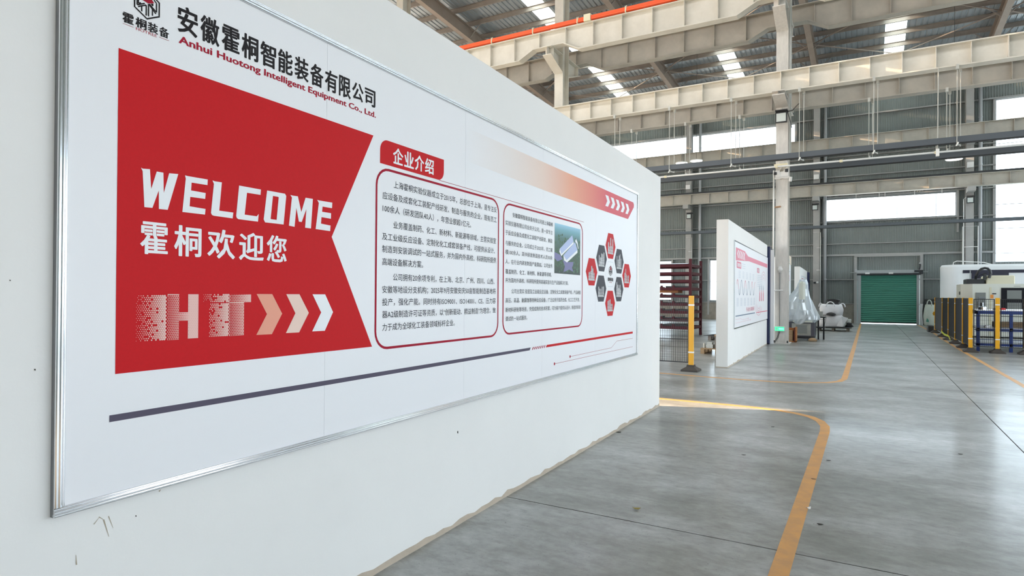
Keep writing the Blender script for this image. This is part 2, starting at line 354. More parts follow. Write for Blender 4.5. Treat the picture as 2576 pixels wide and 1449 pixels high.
# shutter door
d = struct(MB().box(-.50, -.36, YW - .16, YW - .04, 0, 2.86).box(2.34, 2.46, YW - .16, YW - .04, 0, 2.86).build('door_1', M['doorframe']))
zz = .075; k = 0
for k in range(26):
    z0 = .09 + k * .1055; h = .1055
    prof = [(YW - .085 - .034 * math.sin(PI * t / 6), z0 + h * t / 6) for t in range(7)]
    b = MB(); n = 7
    vs = [(-.37, y, z) for y, z in prof] + [(2.35, y, z) for y, z in prof] + [(-.37, YW - .06, z0), (2.35, YW - .06, z0), (-.37, YW - .06, z0 + h), (2.35, YW - .06, z0 + h)]
    b.add(vs, [(i, i + 1, n + i + 1, n + i) for i in range(6)] + [(14, 15, 17, 16)])
    b.build('slat', M['door'], d, smooth=True)
MB().box(-.36, 2.34, YW - .10, YW - .06, .035, .09).build('bottom_rail', M['blk'], d)
MB().box(-.58, 2.54, YW - .36, YW - .06, 2.84, 3.02).build('shutter_box', M['doorframe'], d)
b = MB()
for x in (-.15, 1.0): b.box(x, x + .22, YW - .38, YW - .355, 2.80, 2.90)
b.build('box_clip', M['whitepipe'], d)
MB().box(-.56, 2.52, YW - .34, YW - .1, 2.74, 2.84).build('shutter_roll', M['dark'], d)
MB().lathe([(.10, -.0), (.13, .03), (.13, .15), (.10, .18)], (2.5, YW - .25, 2.78), 14).box(2.22, 2.62, YW - .42, YW - .2, 2.88, 3.0).tube([(2.45, YW - .3, 3.0), (2.5, YW - .3, 3.25), (2.47, YW - .3, 3.42)], .035).build('motor', M['dark'], d)
MB().tube([(2.6, YW - .3, 2.9), (2.85, YW - .3, 2.9)], .02).tube([(-.9, YW - .3, 2.9), (-.55, YW - .3, 2.9)], .02).box(-.66, -.56, YW - .3, YW - .2, 2.92, 3.1).box(2.44, 2.54, YW - .34, YW - .26, 3.34, 3.42).build('shutter_spindle', M['doorframe'], d)
for x in (-.64, 2.56): MB().box(x - .07, x + .07, YW - .22, YW - .004, 0, 3.795).build('door_post', M['girt'], d)
MB().box(-.71, 2.63, YW - .22, YW - .004, 3.80, 3.98).build('door_lintel', M['girt'], d)

def ibeam_x(parent, x0, x1, yc, zt, zbf, fw_, step, offs, mt, haunch=()):
    """crane beam along X. zbf: bottom z. haunch: list of column x where the bottom rises"""
    def zb(x):
        for h in haunch:
            a = abs(x - h)
            if a < .62: return zbf + .32
            if a < 1.25: return zbf + .32 * (1.25 - a) / .63
        return zbf
    xs = sorted({x0, x1, *[h + q for h in haunch for q in (-1.25, -.62, .62, 1.25)]}); xs = [x for x in xs if x0 <= x <= x1]
    b = MB(); tf = .03
    for i in range(len(xs) - 1):
        a, c = xs[i], xs[i + 1]; za, zc = zb(a), zb(c)
        b.add([(a, yc - .008, za), (c, yc - .008, zc), (c, yc - .008, zt), (a, yc - .008, zt), (a, yc + .008, za), (c, yc + .008, zc), (c, yc + .008, zt), (a, yc + .008, zt)], [(0, 1, 2, 3), (4, 7, 6, 5)])
    b.build('web', mt, parent)
    MB().box(x0, x1, yc - fw_ / 2, yc + fw_ / 2, zt - tf, zt).build('top_flange', mt, parent)
    b = MB()
    for i in range(len(xs) - 1):
        a, c = xs[i], xs[i + 1]; za, zc = zb(a), zb(c); y0, y1 = yc - fw_ / 2, yc + fw_ / 2
        b.add([(a, y0, za), (c, y0, zc), (c, y1, zc), (a, y1, za), (a, y0, za + tf), (c, y0, zc + tf), (c, y1, zc + tf), (a, y1, za + tf)], [(0, 3, 2, 1), (4, 5, 6, 7), (0, 1, 5, 4), (2, 3, 7, 6)])
    b.build('bottom_flange', mt, parent)
    x = offs
    while x < x1:
        if x > x0:
            z = zb(x)
            MB().box(x - .008, x + .008, yc - fw_ / 2 + .02, yc + fw_ / 2 - .02, z + tf, zt - tf).build('stiffener', mt, parent)
        x += step

CA = [-18.36, -10.39, -2.42, 5.55]
def crane(name, label, x0, x1, yc, zt, zb, fw_, step, offs, mt, haunch=(), group=None):
    t = thing(name, label, 'beam', (x0, yc, zb), group)
    ibeam_x(t, x0, x1, yc, zt, zb, fw_, step, offs, mt, haunch); return t
XL, XR = -22.5, 9.2
crane('crane_beam', 'upper front crane beam with haunched ends, carrying the orange conductor rail', XL, XR, 19.85, 11.25, 10.35, .32, 1.085, -18.36 + .0 - 3.255, M['steel'], CA)
crane('crane_beam', 'upper crane beam behind the one with the orange rail, shaded haunched underside', XL, XR, 22.0, 11.25, 10.35, .32, 1.085, -18.36 + .5 - 3.255, M['steelshade'], CA)
crane('crane_beam', 'lower front crane beam, straight, with the hanging rods clamped to its bottom flange', XL, XR, 19.95, 8.42, 7.78, .32, .7955, -2.37 - .7955 * 24, M['steel'])
crane('crane_beam', 'lower crane beam just behind the beam with the hanging rods, in shade', XL, XR, 22.0, 8.42, 7.78, .32, .93, -2.37 - .93 * 20 + .4, M['steelshade'])
crane('crane_beam', 'lower crane beam along the back wall above the middle window', -30, 13, 38.3, 7.92, 7.27, .30, 1.15, -29.4, M['steelshade'])
crane('crane_beam', 'upper crane beam along the back wall under the high window strip', -30, 13, 38.3, 10.55, 9.80, .30, 1.2, -29.6, M['steelshade'])
for z, ya in ((7.92, 38.3), ): tag(MB().box(-30, 13, ya - .05, ya + .05, z, z + .12).build('crane_rail', M['dark']), 'dark crane rail on top of the lower back wall beam', 'rail')

def column(x, label, y0=20.6, y1=21.12, w=.36, zt=15.2, mt=None, corb=True, base=True):
    t = thing('steel_column', label, 'column', (x, (y0 + y1) / 2, 0)); mt = mt or M['steelflake']
    MB().box(x - w / 2, x + w / 2, y0, y0 + .025, 0, zt).box(x - w / 2, x + w / 2, y1 - .025, y1, 0, zt).build('flange', mt, t)
    MB().box(x - .012, x + .012, y0 + .025, y1 - .025, 0, zt).build('web', mt, t)
    if base: 
        MB().box(x - w / 2 - .07, x + w / 2 + .07, y0 - .09, y1 + .09, 0, .03).build('base_plate', mt, t)
        for sx in (-1, 1):
            MB().add([(x + sx * .13, y0, .03), (x + sx * .13, y0 - .08, .03), (x + sx * .13, y0, .16), (x + sx * .145, y0, .03), (x + sx * .145, y0 - .08, .03), (x + sx * .145, y0, .16)], [(0, 1, 2), (3, 5, 4), (0, 2, 5, 3), (1, 4, 5, 2)]).build('gusset', mt, t)
            MB().lathe([(.022, 0), (.022, .06), (.012, .07)], (x + sx * .2, y0 - .05, .03), 8).build('anchor_bolt', M['dark'], t)
    if corb:
        for zt_, zb_, ztip in ((10.67, 9.95, 10.34), (7.78, 7.52, 7.64)):
            for ya, yb in ((y0, 19.62), (y1, 22.2)):
                b = MB(); hw = .18
                b.add([(x - hw, ya, zt_), (x + hw, ya, zt_), (x + hw, yb, zt_), (x - hw, yb, zt_), (x - hw, ya, zt_ - .025), (x + hw, ya, zt_ - .025), (x + hw, yb, zt_ - .025), (x - hw, yb, zt_ - .025)], [(0, 1, 2, 3), (4, 7, 6, 5), (0, 4, 5, 1), (1, 5, 6, 2), (2, 6, 7, 3), (3, 7, 4, 0)])
                b.add([(x - hw, ya, zb_), (x + hw, ya, zb_), (x + hw, yb, ztip), (x - hw, yb, ztip), (x - hw, ya, zb_ + .025), (x + hw, ya, zb_ + .025), (x + hw, yb, ztip + .025), (x - hw, yb, ztip + .025)], [(0, 3, 2, 1), (4, 5, 6, 7), (0, 1, 5, 4), (1, 2, 6, 5), (2, 3, 7, 6), (3, 0, 4, 7)])
                b.add([(x, ya, zb_), (x, yb, ztip), (x, yb, zt_), (x, ya, zt_), (x + .012, ya, zb_), (x + .012, yb, ztip), (x + .012, yb, zt_), (x + .012, ya, zt_)], [(0, 1, 2, 3), (4, 7, 6, 5)])
                ym = (19.85 if yb < ya else 22.0)
                for yy in (ym,):
                    b.box(x - hw + .01, x + hw - .01, yy - .01, yy + .01, zb_ + (ztip - zb_) * abs(yy - ya) / abs(yb - ya), zt_)
                b.build('corbel', mt, t)
    return t
column(CA[0], 'steel column at the far left, only its top seen above the big partition', mt=M['steel'])
column(CA[1], 'steel column rising behind the big partition, crossing the orange rail', mt=M['steel'])
colC = column(CA[2], 'thick pale steel column beside the second partition, with exit sign and floodlight')
column(CA[3], 'steel column of the same row standing out of view at the right', mt=M['steel'])
wl = ['far left wall column hidden behind the partition', 'wall column left of the high window strip', 'wall column behind the maroon rack', 'wall column between the second partition and the green shutter', 'wall column right of the middle window', 'wall column right of the tall window']
for x, l in zip(WC, wl):
    t = column(x, 'grey steel ' + l, 38.9, 39.3, .35, 14.4, M['wcol'], False, False)
    MB().box(x - .17, x + .17, 38.15, 38.9, 7.03, 7.27).box(x - .17, x + .17, 38.15, 38.9, 9.56, 9.80).build('corbel', M['wcol'], t)
    MB().box(x - .14, x + .14, 38.7, 38.9, 8.35, 8.62).build('junction_box', M['whitepipe'], t)
pl_ = ['left of the high window strip', 'beside the maroon rack', 'just right of the wall column by the shutter', 'between the middle window and the tall window']
for x, l in zip((-17.0, -9.5, -2.22, 5.15), pl_):
    t = thing('downspout', 'round grey vertical downpipe ' + l, 'pipe', (x, 39.15, 0))
    MB().tube([(x, 39.15, 0), (x, 39.15, 14.2)], .085, 12).build('pipe', M['pipe'], t, smooth=True)
    for z in (2.5, 5.9, 8.5, 11): MB().lathe([(.10, 0), (.10, .05)], (x, 39.15, z), 12).build('collar', M['pipe'], t)

# ------------------------------------------------------------------ roof
RY0, RZ0, RS, YR = 26.0, 15.30, .08, 20.9
def rz(y): return RZ0 - RS * (y - RY0) if y > YR else RZ0 - RS * (YR - RY0) - RS * (YR - y)
SKY = [(-14.4, -13.5), (-7.3, -6.4), (.68, 1.58), (-21.6, -20.7), (8.0, 8.9)]
def roofsheet(x0, x1, ya, yb, b):
    p = .25; xs = []; k = math.floor(x0 / p)
    while k * p < x1 + p:
        for fx, dz in ((0, 0), (.55, 0), (.68, .035), (.87, .035)): xs.append((k * p + fx * p, dz))
        k += 1
    pts = [q for q in xs if x0 < q[0] < x1]; pts = [(x0, 0)] + pts + [(x1, 0)]; n = len(pts)
    b.add([(x, ya, rz(ya) + dz) for x, dz in pts] + [(x, yb, rz(yb) + dz) for x, dz in pts], [(i, i + 1, n + i + 1, n + i) for i in range(n - 1)])
LX0, LX1, LY0, LY1 = -24.0, 10.0, 11.0, 13.6
b = MB(); cuts = sorted([-31] + [v for s in SKY for v in s] + [14.5])
for i in range(0, len(cuts), 2):
    roofsheet(cuts[i], cuts[i + 1], YR, 39.9, b)
roofsheet(-54, 14.5, LY1, YR, b); roofsheet(-54, 14.5, -6, LY0, b); roofsheet(-54, LX0, LY0, LY1, b); roofsheet(LX1, 14.5, LY0, LY1, b)  # near slope stretched past the gable, its unseen eave cuts off the sunlight
ceil = struct(b.build('ceiling', M['roof']))
PY = [YR + .35 + 1.32 * k for k in range(15)]
for y in PY:
    z = rz(y) - .004
    b = MB().box(-31, 14.5, y - .035, y + .035, z - .015, z).box(-31, 14.5, y + .02, y + .035, z - .24, z - .015).box(-31, 14.5, y - .035, y + .035, z - .24, z - .225)
    b.build('purlin', M['purlin'], ceil)
for k in range(15):
    y = YR - .35 - 1.8 * k; z = rz(y) - .004
    MB().box(-31, 14.5, y - .035, y + .035, z - .24, z).build('purlin', M['purlin'], ceil)
for x0, x1 in SKY:
    for k in range(-1, len(PY)):
        a = YR + .02 if k < 0 else PY[k] + .01; c = PY[k + 1] - .01 if k + 1 < len(PY) else 39.9
        q = MB(); q.add([(x0, a, rz(a) + .02), (x1, a, rz(a) + .02), (x1, c, rz(c) + .02), (x0, c, rz(c) + .02)], [(0, 1, 2, 3)]); q.build('skylight', M['skylight'], ceil)
for k in range(17):
    a = LX0 + 2.0 * k; q = MB(); q.add([(a + .03, LY0, rz(LY0) + .02), (a + 1.97, LY0, rz(LY0) + .02), (a + 1.97, LY1, rz(LY1) + .02), (a + .03, LY1, rz(LY1) + .02)], [(0, 1, 2, 3)]); q.build('added_rooflight_pane', M['opal'], ceil)  # rooflight band added out of view to light the beams and floor
RX = [-25.2, -17.9, -10.2, -2.55, 5.2, 12.6]
for x in RX:
    for (a, c) in ((YR + .3, 39.3), (-6, YR - .3)):
        b = MB()
        for w, t0, t1 in ((.26, -.28, -.25), (.016, -.86, -.28), (.26, -.89, -.86)):
            b.add([(x - w / 2, a, rz(a) + t0), (x + w / 2, a, rz(a) + t0), (x + w / 2, c, rz(c) + t0), (x - w / 2, c, rz(c) + t0), (x - w / 2, a, rz(a) + t1), (x + w / 2, a, rz(a) + t1), (x + w / 2, c, rz(c) + t1), (x - w / 2, c, rz(c) + t1)], [(0, 3, 2, 1), (4, 5, 6, 7), (0, 1, 5, 4), (1, 2, 6, 5), (2, 3, 7, 6), (3, 0, 4, 7)])
        b.build('rafter', M['rafter'], ceil)
    for y in PY[3:]:
        if (PY.index(y)) % 2 == 0: continue
        for s in (-1, 1): MB().obar((x + s * .1, y, rz(y) - .84), (x + s * .75, y, rz(y) - .24), .035, .035).build('fly_brace', M['purlin'], ceil)
for i in range(len(RX) - 1):
    for (y0, y1) in ((27.3, 33.2), (33.3, 38.6)):
        for (a, c) in ((y0, y1), (y1, y0)): MB().obar((RX[i] + .1, a, rz(a) - .55), (RX[i + 1] - .1, c, rz(c) - .55), .04, .04).build('cross_brace', M['rafter'], ceil)
# left gable wall with one long unseen window, sized and frosted for its light
gw = MB(); SY0, SY1, SZ0, SZ1 = 14.0, 36.0, .3, 5.0
GX = -31
for y0, y1, z0 in ((12.0, SY0, 0), (SY1, 39.9, 0), (SY0, YR, SZ1), (YR, SY1, SZ1)): gw.prism([(y0, z0), (y1, z0), (y1, rz(y1) + .12), (y0, rz(y0) + .12)], GX - .1, GX, 'x')
gw.box(GX - .1, GX, SY0, SY1, 0, SZ0)
rw = MB()  # unseen right wall, its window band sized for the light it admits
for y0, y1, z0, z1 in ((-6, 39.6, 0, 1.0), (-6, 39.6, 4.4, 13.4), (-6, -5, 1.0, 4.4), (38.6, 39.6, 1.0, 4.4)): rw.box(14.5, 14.6, y0, y1, z0, z1)
struct(rw.build('wall_right', M['wallsheet']))
wf = MB().box(14.5, 14.6, -5, -4.92, 1.0, 4.4)
for k in range(22): wf.box(14.5, 14.58, -3 + 2 * k, -2.95 + 2 * k, 1.0, 4.4)
struct(wf.box(14.5, 14.58, -5, 38.6, 2.7, 2.76).build('unseen_window_7', M['winframe']))
struct(MB().box(-36.0, 14.5, -6.1, -6.0, 0, 1.2).box(-36.0, 14.5, -6.1, -6.0, 5.6, 13.4).box(-36, -34, -6.1, -6, 1.2, 5.6).box(-5, 14.5, -6.1, -6, 1.2, 5.6).build('wall_front', M['wallsheet']))  # unseen front wall, window band and open left end shaped to let light in
gwall = struct(gw.build('wall_left', M['wallsheet']))
struct(MB().box(GX - .06, GX - .05, SY0, SY1, SZ0, SZ1).build('unseen_window_6', M['opal']))

# ------------------------------------------------------------------ partitions
AW = -.0303; Dv = Vector((math.sin(AW), math.cos(AW), 0)); Nv = Vector((math.cos(AW), -math.sin(AW), 0))
def partition(O, s0, s1, h, th, label):
    O = Vector(O); t = thing('partition_wall', label, 'partition', tuple(O))
    def P(s, n, z): return O + Dv * s + Nv * n + Vector((0, 0, z))
    b = MB()
    b.add([P(s, n, z) for z in (.02, h) for s, n in ((s0, 0), (s1, 0), (s1, -th), (s0, -th))], [(0, 3, 2, 1), (4, 5, 6, 7), (0, 1, 5, 4), (1, 2, 6, 5), (2, 3, 7, 6), (3, 0, 4, 7)])
    b.build('wall_body', M['wallpaint'], t)
    b = MB(); n = int((s1 - s0) / .09); r = random.Random(3); vs = []; fs = []
    for i in range(n + 1):
        s = s0 + (s1 - s0) * i / n; e = .002 + .005 * r.random(); hh = .018 + .03 * r.random()
        vs += [P(s, 0.0005, hh), P(s, e, .0), ]
    for i in range(n): fs.append((2 * i, 2 * i + 1, 2 * i + 3, 2 * i + 2))
    b.add(vs, fs); b.build('stained_foot', M['skirt'], t)
    MB().add([P(s, n, z) for z in (.0, .02) for s, n in ((s0, 0), (s1, 0), (s1, -th), (s0, -th))], [(0, 1, 5, 4), (1, 2, 6, 5), (2, 3, 7, 6), (3, 0, 4, 7)]).build('wall_foot', M['skirt'], t)
    return t
O1 = (-2.47, 7.99, 0)
P1 = partition(O1, -9.9, 0, 3.103, .12, 'huge white freestanding partition nearest the camera, carrying the welcome poster')
O2 = (-2.55, 12.95, 0)
P2 = partition(O2, 0, 7.1, 3.10, .24, 'second white freestanding partition, with a red and white poster, left of the steel column')
O3 = (-2.7, 21.8, 0)
P3 = partition(O3, 0, 6.0, 2.83, .2, 'third white partition, right behind the steel column, with blue text lines')
O4 = (-2.88, 31.6, 0)
P4 = partition(O4, 0, 6.3, 2.95, .24, 'farthest white partition beside the wall column left of the shutter')
# scuffs on the near wall
def wallpt(s, z, n=.0012): v = Vector(O1) + Dv * s + Nv * n + Vector((0, 0, z)); return v
b = MB()
def scratch(p, q, w):
    (s0, z0), (s1, z1) = p, q; d = Vector((s1 - s0, z1 - z0)).normalized(); n = Vector((-d.y, d.x)) * w / 2
    b.add([wallpt(s0 - n.x, z0 - n.y), wallpt(s1 - n.x * .3, z1 - n.y * .3), wallpt(s1 + n.x * .3, z1 + n.y * .3), wallpt(s0 + n.x, z0 + n.y)], [(0, 1, 2, 3)])
for p, q, w in (((-6.905, .728), (-6.888, .665), .004), ((-6.92, .742), (-6.905, .728), .003), ((-6.935, .722), (-6.918, .741), .003), ((-6.89, .735), (-6.875, .69), .003), ((-6.985, .607), (-6.987, .640), .004), ((-6.46, .845), (-6.435, .862), .0025), ((-6.36, .842), (-6.352, .85), .003), ((-6.72, .77), (-6.714, .776), .006)): scratch(p, q, w)
b.build('scuff_mark', M['scuff'], P1)
b = MB()
for s, z, w in ((-4.80, .60, .012), (-6.80, .705, .004), (-6.60, .845, .004), (-7.105, 1.255, .004), (-7.17, 1.53, .003)): 
    b.add([wallpt(s - w / 2, z), wallpt(s + w / 2, z - w * .4), wallpt(s + w / 3, z + w), wallpt(s - w / 2, z + w)], [(0, 1, 2, 3)])
b.build('nail_hole', M['dirt'], P1)

# ------------------------------------------------------------------ poster tools
def poster_root(name, O, label, th=0):
    o = bpy.data.objects.new(name, None); COL.objects.link(o); o.empty_display_size = .1
    R = Matrix((Dv, Vector((0, 0, 1)), Nv)).transposed().to_4x4(); R.translation = Vector(O)
    o.matrix_world = R; o['label'] = label; o['category'] = 'poster'; return o
def plane_part(name, polys, mt, par, n):
    me = bpy.data.meshes.new(name); vs = []; fs = []
    for p in polys:
        a = 0.5 * sum(p[i][0] * p[(i + 1) % len(p)][1] - p[(i + 1) % len(p)][0] * p[i][1] for i in range(len(p)))
        q = list(p) if a > 0 else list(p)[::-1]
        bb = len(vs); vs += [(x, y, n) for x, y in q]; fs.append(list(range(bb, bb + len(q))))
    me.from_pydata(vs, [], fs); me.materials.append(mt)
    o = bpy.data.objects.new(name, me); COL.objects.link(o); o.parent = par
    if name in ('halftone_letters', 'halftone_dots', 'small_text', 'photo_trees', 'wave_line', 'arc_line', 'picture_lines', 'picture_body', 'picture_highlight', 'slash', 'photo_walls', 'photo_plaza', 'photo_roofs', 'circuit_line', 'rule', 'logo_mark', 'logo_rule', 'leaf_shape', 'heading_tab'): o['kind'] = 'stuff'
    return o
def box_part(name, boxes, mt, par):
    b = MB()
    for x in boxes: b.box(*x)
    return b.build(name, mt, par)
def text_mesh(txt, bold=0.):
    c = bpy.data.curves.new('txt', 'FONT'); c.body = txt; c.resolution_u = 2; c.size = 1
    o = bpy.data.objects.new('txt', c); COL.objects.link(o); bpy.context.view_layer.update()
    dg = bpy.context.evaluated_depsgraph_get(); me = bpy.data.meshes.new_from_object(o.evaluated_get(dg))
    vs = [tuple(v.co) for v in me.vertices]; fs = [tuple(p.vertices) for p in me.polygons]
    bpy.data.objects.remove(o, do_unlink=True); bpy.data.curves.remove(c); bpy.data.meshes.remove(me)
    if bold:      # heavier strokes: the same glyphs overprinted with small shifts
        n = len(vs); V = []; F = []
        for k, (dx, dy) in enumerate([(0, 0)] + [(bold * math.cos(a), bold * .62 * math.sin(a)) for a in [PI / 6 * i for i in range(12 if bold >= .02 else 6)]]):
            V += [(v[0] + dx, v[1] + dy, 2e-5 * k) for v in vs]; F += [tuple(i + k * n for i in f) for f in fs]
        vs, fs = V, F
    return vs, fs
def text_part(name, items, mt, par, n):
    """items: (text, s0, s1, z0, z1, bold). text is fitted to the box; z0..z1 None-> proportional"""
    V = []; F = []
    for it in items:
        txt, s0, s1, z0, z1 = it[:5]; bold = it[5] if len(it) > 5 else 0
        vs, fs = text_mesh(txt, bold)
        if not vs: continue
        ax = min(v[0] for v in vs); bx = max(v[0] for v in vs)
        if len(it) > 6: ay, by = it[6]
        else: ay = min(v[1] for v in vs); by = max(v[1] for v in vs)
        b0 = len(V)
        V += [(s0 + (v[0] - ax) / (bx - ax) * (s1 - s0), z0 + (v[1] - ay) / (by - ay) * (z1 - z0), n + v[2]) for v in vs]
        F += [[b0 + i for i in f] for f in fs]
    me = bpy.data.meshes.new(name); me.from_pydata(V, [], F); me.materials.append(mt)
    o = bpy.data.objects.new(name, me); COL.objects.link(o); o.parent = par
    if name not in ('title_character',): o['kind'] = 'stuff'
    return o
CJK = (-.12, .88)       # fixed em box so punctuation lines keep their height
def rrect(x0, x1, z0, z1, r, k=6, corners=(1, 1, 1, 1)):
    """corners: bl, br, tr, tl"""
    out = []
    for (cx, cz, a0), on in zip(((x0 + r, z0 + r, PI), (x1 - r, z0 + r, 1.5 * PI), (x1 - r, z1 - r, 0), (x0 + r, z1 - r, .5 * PI)), corners):
        if on: out += [(cx + r * math.cos(a0 + .5 * PI * i / k), cz + r * math.sin(a0 + .5 * PI * i / k)) for i in range(k + 1)]
        else: out.append((x0 if math.cos(a0 + PI / 4) < 0 else x1, z0 if math.sin(a0 + PI / 4) < 0 else z1))
    return out
def ring_polys(outer, inner):
    n = len(outer); return [[outer[i], outer[(i + 1) % n], inner[(i + 1) % n], inner[i]] for i in range(n)]
def outline(x0, x1, z0, z1, r, w): return ring_polys(rrect(x0, x1, z0, z1, r), rrect(x0 + w, x1 - w, z0 + w, z1 - w, r - w))
def seg(p, q, w):
    d = Vector((q[0] - p[0], q[1] - p[1])).normalized(); n = Vector((-d.y, d.x)) * w / 2
    return [(p[0] - n.x, p[1] - n.y), (q[0] - n.x, q[1] - n.y), (q[0] + n.x, q[1] + n.y), (p[0] + n.x, p[1] + n.y)]
def pline(pts, w): return [seg(pts[i], pts[i + 1], w) for i in range(len(pts) - 1)]
def circ(cx, cz, r, k=14): return [(cx + r * math.cos(2 * PI * i / k), cz + r * math.sin(2 * PI * i / k)) for i in range(k)]
def hexa(cx, cz, rx, rz_): return [(cx + rx * math.cos(PI / 3 * i), cz + rz_ * math.sin(PI / 3 * i) / .8660) for i in range(6)]

# ------------------------------------------------------------------ the welcome poster
PO = poster_root('poster', O1, 'large framed red and white welcome poster in Chinese and English on the nearest partition')
N0, N1, N2, N3 = .018, .0188, .0196, .0204
cuts = [-7.03, -5.95, -4.762, -3.617, -2.43, -1.085]
for i in range(5): box_part('board', [(cuts[i] + .0006, cuts[i + 1] - .0006, .812, 2.70, .001, N0)], M['poster'], PO)
def frame(par, s0, s1, z0, z1, w=.03):
    for nm, bs in (('frame_rail', [(s0, s1, z0, z0 + w)]), ('frame_rail', [(s0, s1, z1 - w, z1)]), ('frame_rail', [(s0, s0 + w, z0 + w, z1 - w)]), ('frame_rail', [(s1 - w, s1, z0 + w, z1 - w)])):
        b = MB(); (a, c, e, f) = bs[0]; hor = (c - a) > (f - e)
        out = lambda t0, t1, h: b.box(a, c, e + (f - e) * t0, e + (f - e) * t1, .0, h) if hor else b.box(a + (c - a) * t0, a + (c - a) * t1, e, f, .0, h)
        def tubep(t, r, h):
            if hor: zc = e + (f - e) * t; b.tube([(a, zc, h), (c, zc, h)], r, 10)
            else: xc = a + (c - a) * t; b.tube([(xc, e, h), (xc, f, h)], r, 10)
        out(0, 1, .0185); b.build('frame_base', M['alud'], par); b = MB(); tubep(.2, .0065, .021); tubep(.52, .0065, .022); tubep(.84, .0045, .020)
        b.build(nm, M['alu'], par)
frame(PO, -7.06, -1.055, .786, 2.728)
plane_part('red_banner', [[(-6.883, 1.219), (-5.626, 1.220), (-5.913, 1.772), (-5.629, 2.331), (-6.883, 2.332)]], M['red'], PO, N1)
GL = {'W':[(-6.806,1.938),(-6.800,1.935),(-6.775,1.938),(-6.770,1.868),(-6.751,1.934),(-6.727,1.934),(-6.725,1.860),(-6.706,1.936),(-6.672,1.939),(-6.710,1.801),(-6.742,1.800),(-6.743,1.867),(-6.765,1.801),(-6.793,1.800),(-6.800,1.926)],
'E':[(-6.646,1.939),(-6.634,1.938),(-6.555,1.939),(-6.556,1.917),(-6.620,1.916),(-6.622,1.886),(-6.563,1.885),(-6.565,1.862),(-6.625,1.861),(-6.627,1.825),(-6.563,1.823),(-6.565,1.801),(-6.655,1.800),(-6.643,1.927)],
'L':[(-6.535,1.939),(-6.525,1.937),(-6.495,1.938),(-6.505,1.824),(-6.443,1.824),(-6.446,1.800),(-6.528,1.801),(-6.536,1.803),(-6.540,1.811),(-6.529,1.926)],
'C':[(-6.418,1.938),(-6.314,1.938),(-6.316,1.915),(-6.381,1.914),(-6.391,1.822),(-6.333,1.822),(-6.324,1.833),(-6.327,1.800),(-6.420,1.800),(-6.427,1.804),(-6.430,1.812)],
'M':[(-6.161,1.938),(-6.149,1.937),(-6.119,1.938),(-6.099,1.869),(-6.075,1.938),(-6.032,1.939),(-6.042,1.800),(-6.076,1.800),(-6.070,1.887),(-6.096,1.824),(-6.112,1.824),(-6.127,1.885),(-6.136,1.798),(-6.167,1.800),(-6.152,1.928)],
'E2':[(-6.006,1.938),(-5.993,1.937),(-5.912,1.938),(-5.914,1.911),(-5.973,1.911),(-5.976,1.886),(-5.919,1.886),(-5.920,1.859),(-5.979,1.860),(-5.982,1.829),(-5.922,1.826),(-5.924,1.799),(-6.014,1.800),(-5.996,1.925)]}
for k in ('W', 'E', 'L', 'C', 'M', 'E2'): plane_part('welcome_letter', [GL[k]], M['white'], PO, N2)
oo = [(-6.283,1.939),(-6.190,1.939),(-6.183,1.930),(-6.196,1.802),(-6.292,1.801),(-6.299,1.813)]; oi = [(-6.253,1.920),(-6.226,1.920),(-6.223,1.918),(-6.233,1.818),(-6.262,1.818),(-6.264,1.820)]
plane_part('welcome_letter', ring_polys(oo, oi), M['white'], PO, N2)
x = -6.806; ch = '霍桐欢迎您'; cw = (.113, .108, .113, .107, .100)
xs = [(-6.806, -6.708), (-6.685, -6.578), (-6.554, -6.434), (-6.416, -6.297), (-6.283, -6.178)]
text_part('greeting_text', [(c, a, q, 1.634, 1.750, .022) for c, (a, q) in zip(ch, xs)], M['white'], PO, N2)
# halftone H and T
def half(x0, x1, z0, z1, f):
    pk = []; dk = []; p = .0076; j = 0; z = z0 + p / 2
    while z < z1:
        x = x0 + p / 2 + (p / 2 if j % 2 else 0)
        while x < x1:
            t = f(x)
            if t < .5:
                r = p * .62 * math.sqrt(max(t, .02) * 1.6)
                if rnd.random() > .25 * (1 - 2 * t): pk.append(circ(x, z, min(r, p * .56), 8))
            else:
                dk.append((x, z, p * .60 * math.sqrt(max(1 - t, .015) * 1.2)))
            x += p
        z += p * .87; j += 1
    return pk, dk
solid = [[(-6.707, 1.323), (-6.664, 1.323), (-6.664, 1.492), (-6.707, 1.492)], [(-6.664, 1.392), (-6.629, 1.392), (-6.629, 1.424), (-6.664, 1.424)], [(-6.629, 1.324), (-6.588, 1.324), (-6.588, 1.492), (-6.629, 1.492)],
         [(-6.457, 1.46), (-6.357, 1.46), (-6.357, 1.492), (-6.457, 1.492)], [(-6.457, 1.324), (-6.390, 1.324), (-6.390, 1.46), (-6.457, 1.46)]]
fH = lambda x: .02 + .98 * min(1, max(0, (x + 6.82) / .20)) ** 1.25
fT = lambda x: .02 + .98 * min(1, max(0, (x + 6.57) / .205)) ** 1.2
PK = []; DK = []
for a in ((-6.82, -6.588, 1.323, 1.492, fH), (-6.571, -6.357, 1.46, 1.492, fT), (-6.545, -6.39, 1.324, 1.46, fT)):
    p, dk = half(*a); PK += p; DK += dk
def insolid(x, z): return any(s[0][0] < x < s[1][0] and s[0][1] < z < s[2][1] for s in solid)
plane_part('halftone_letters', solid + [c for c in PK if not insolid(c[0][0] - .001, c[0][1])], M['pink'], PO, N2)
plane_part('halftone_dots', [circ(x, z, r, 8) for x, z, r in DK if insolid(x, z)], M['red'], PO, N3)
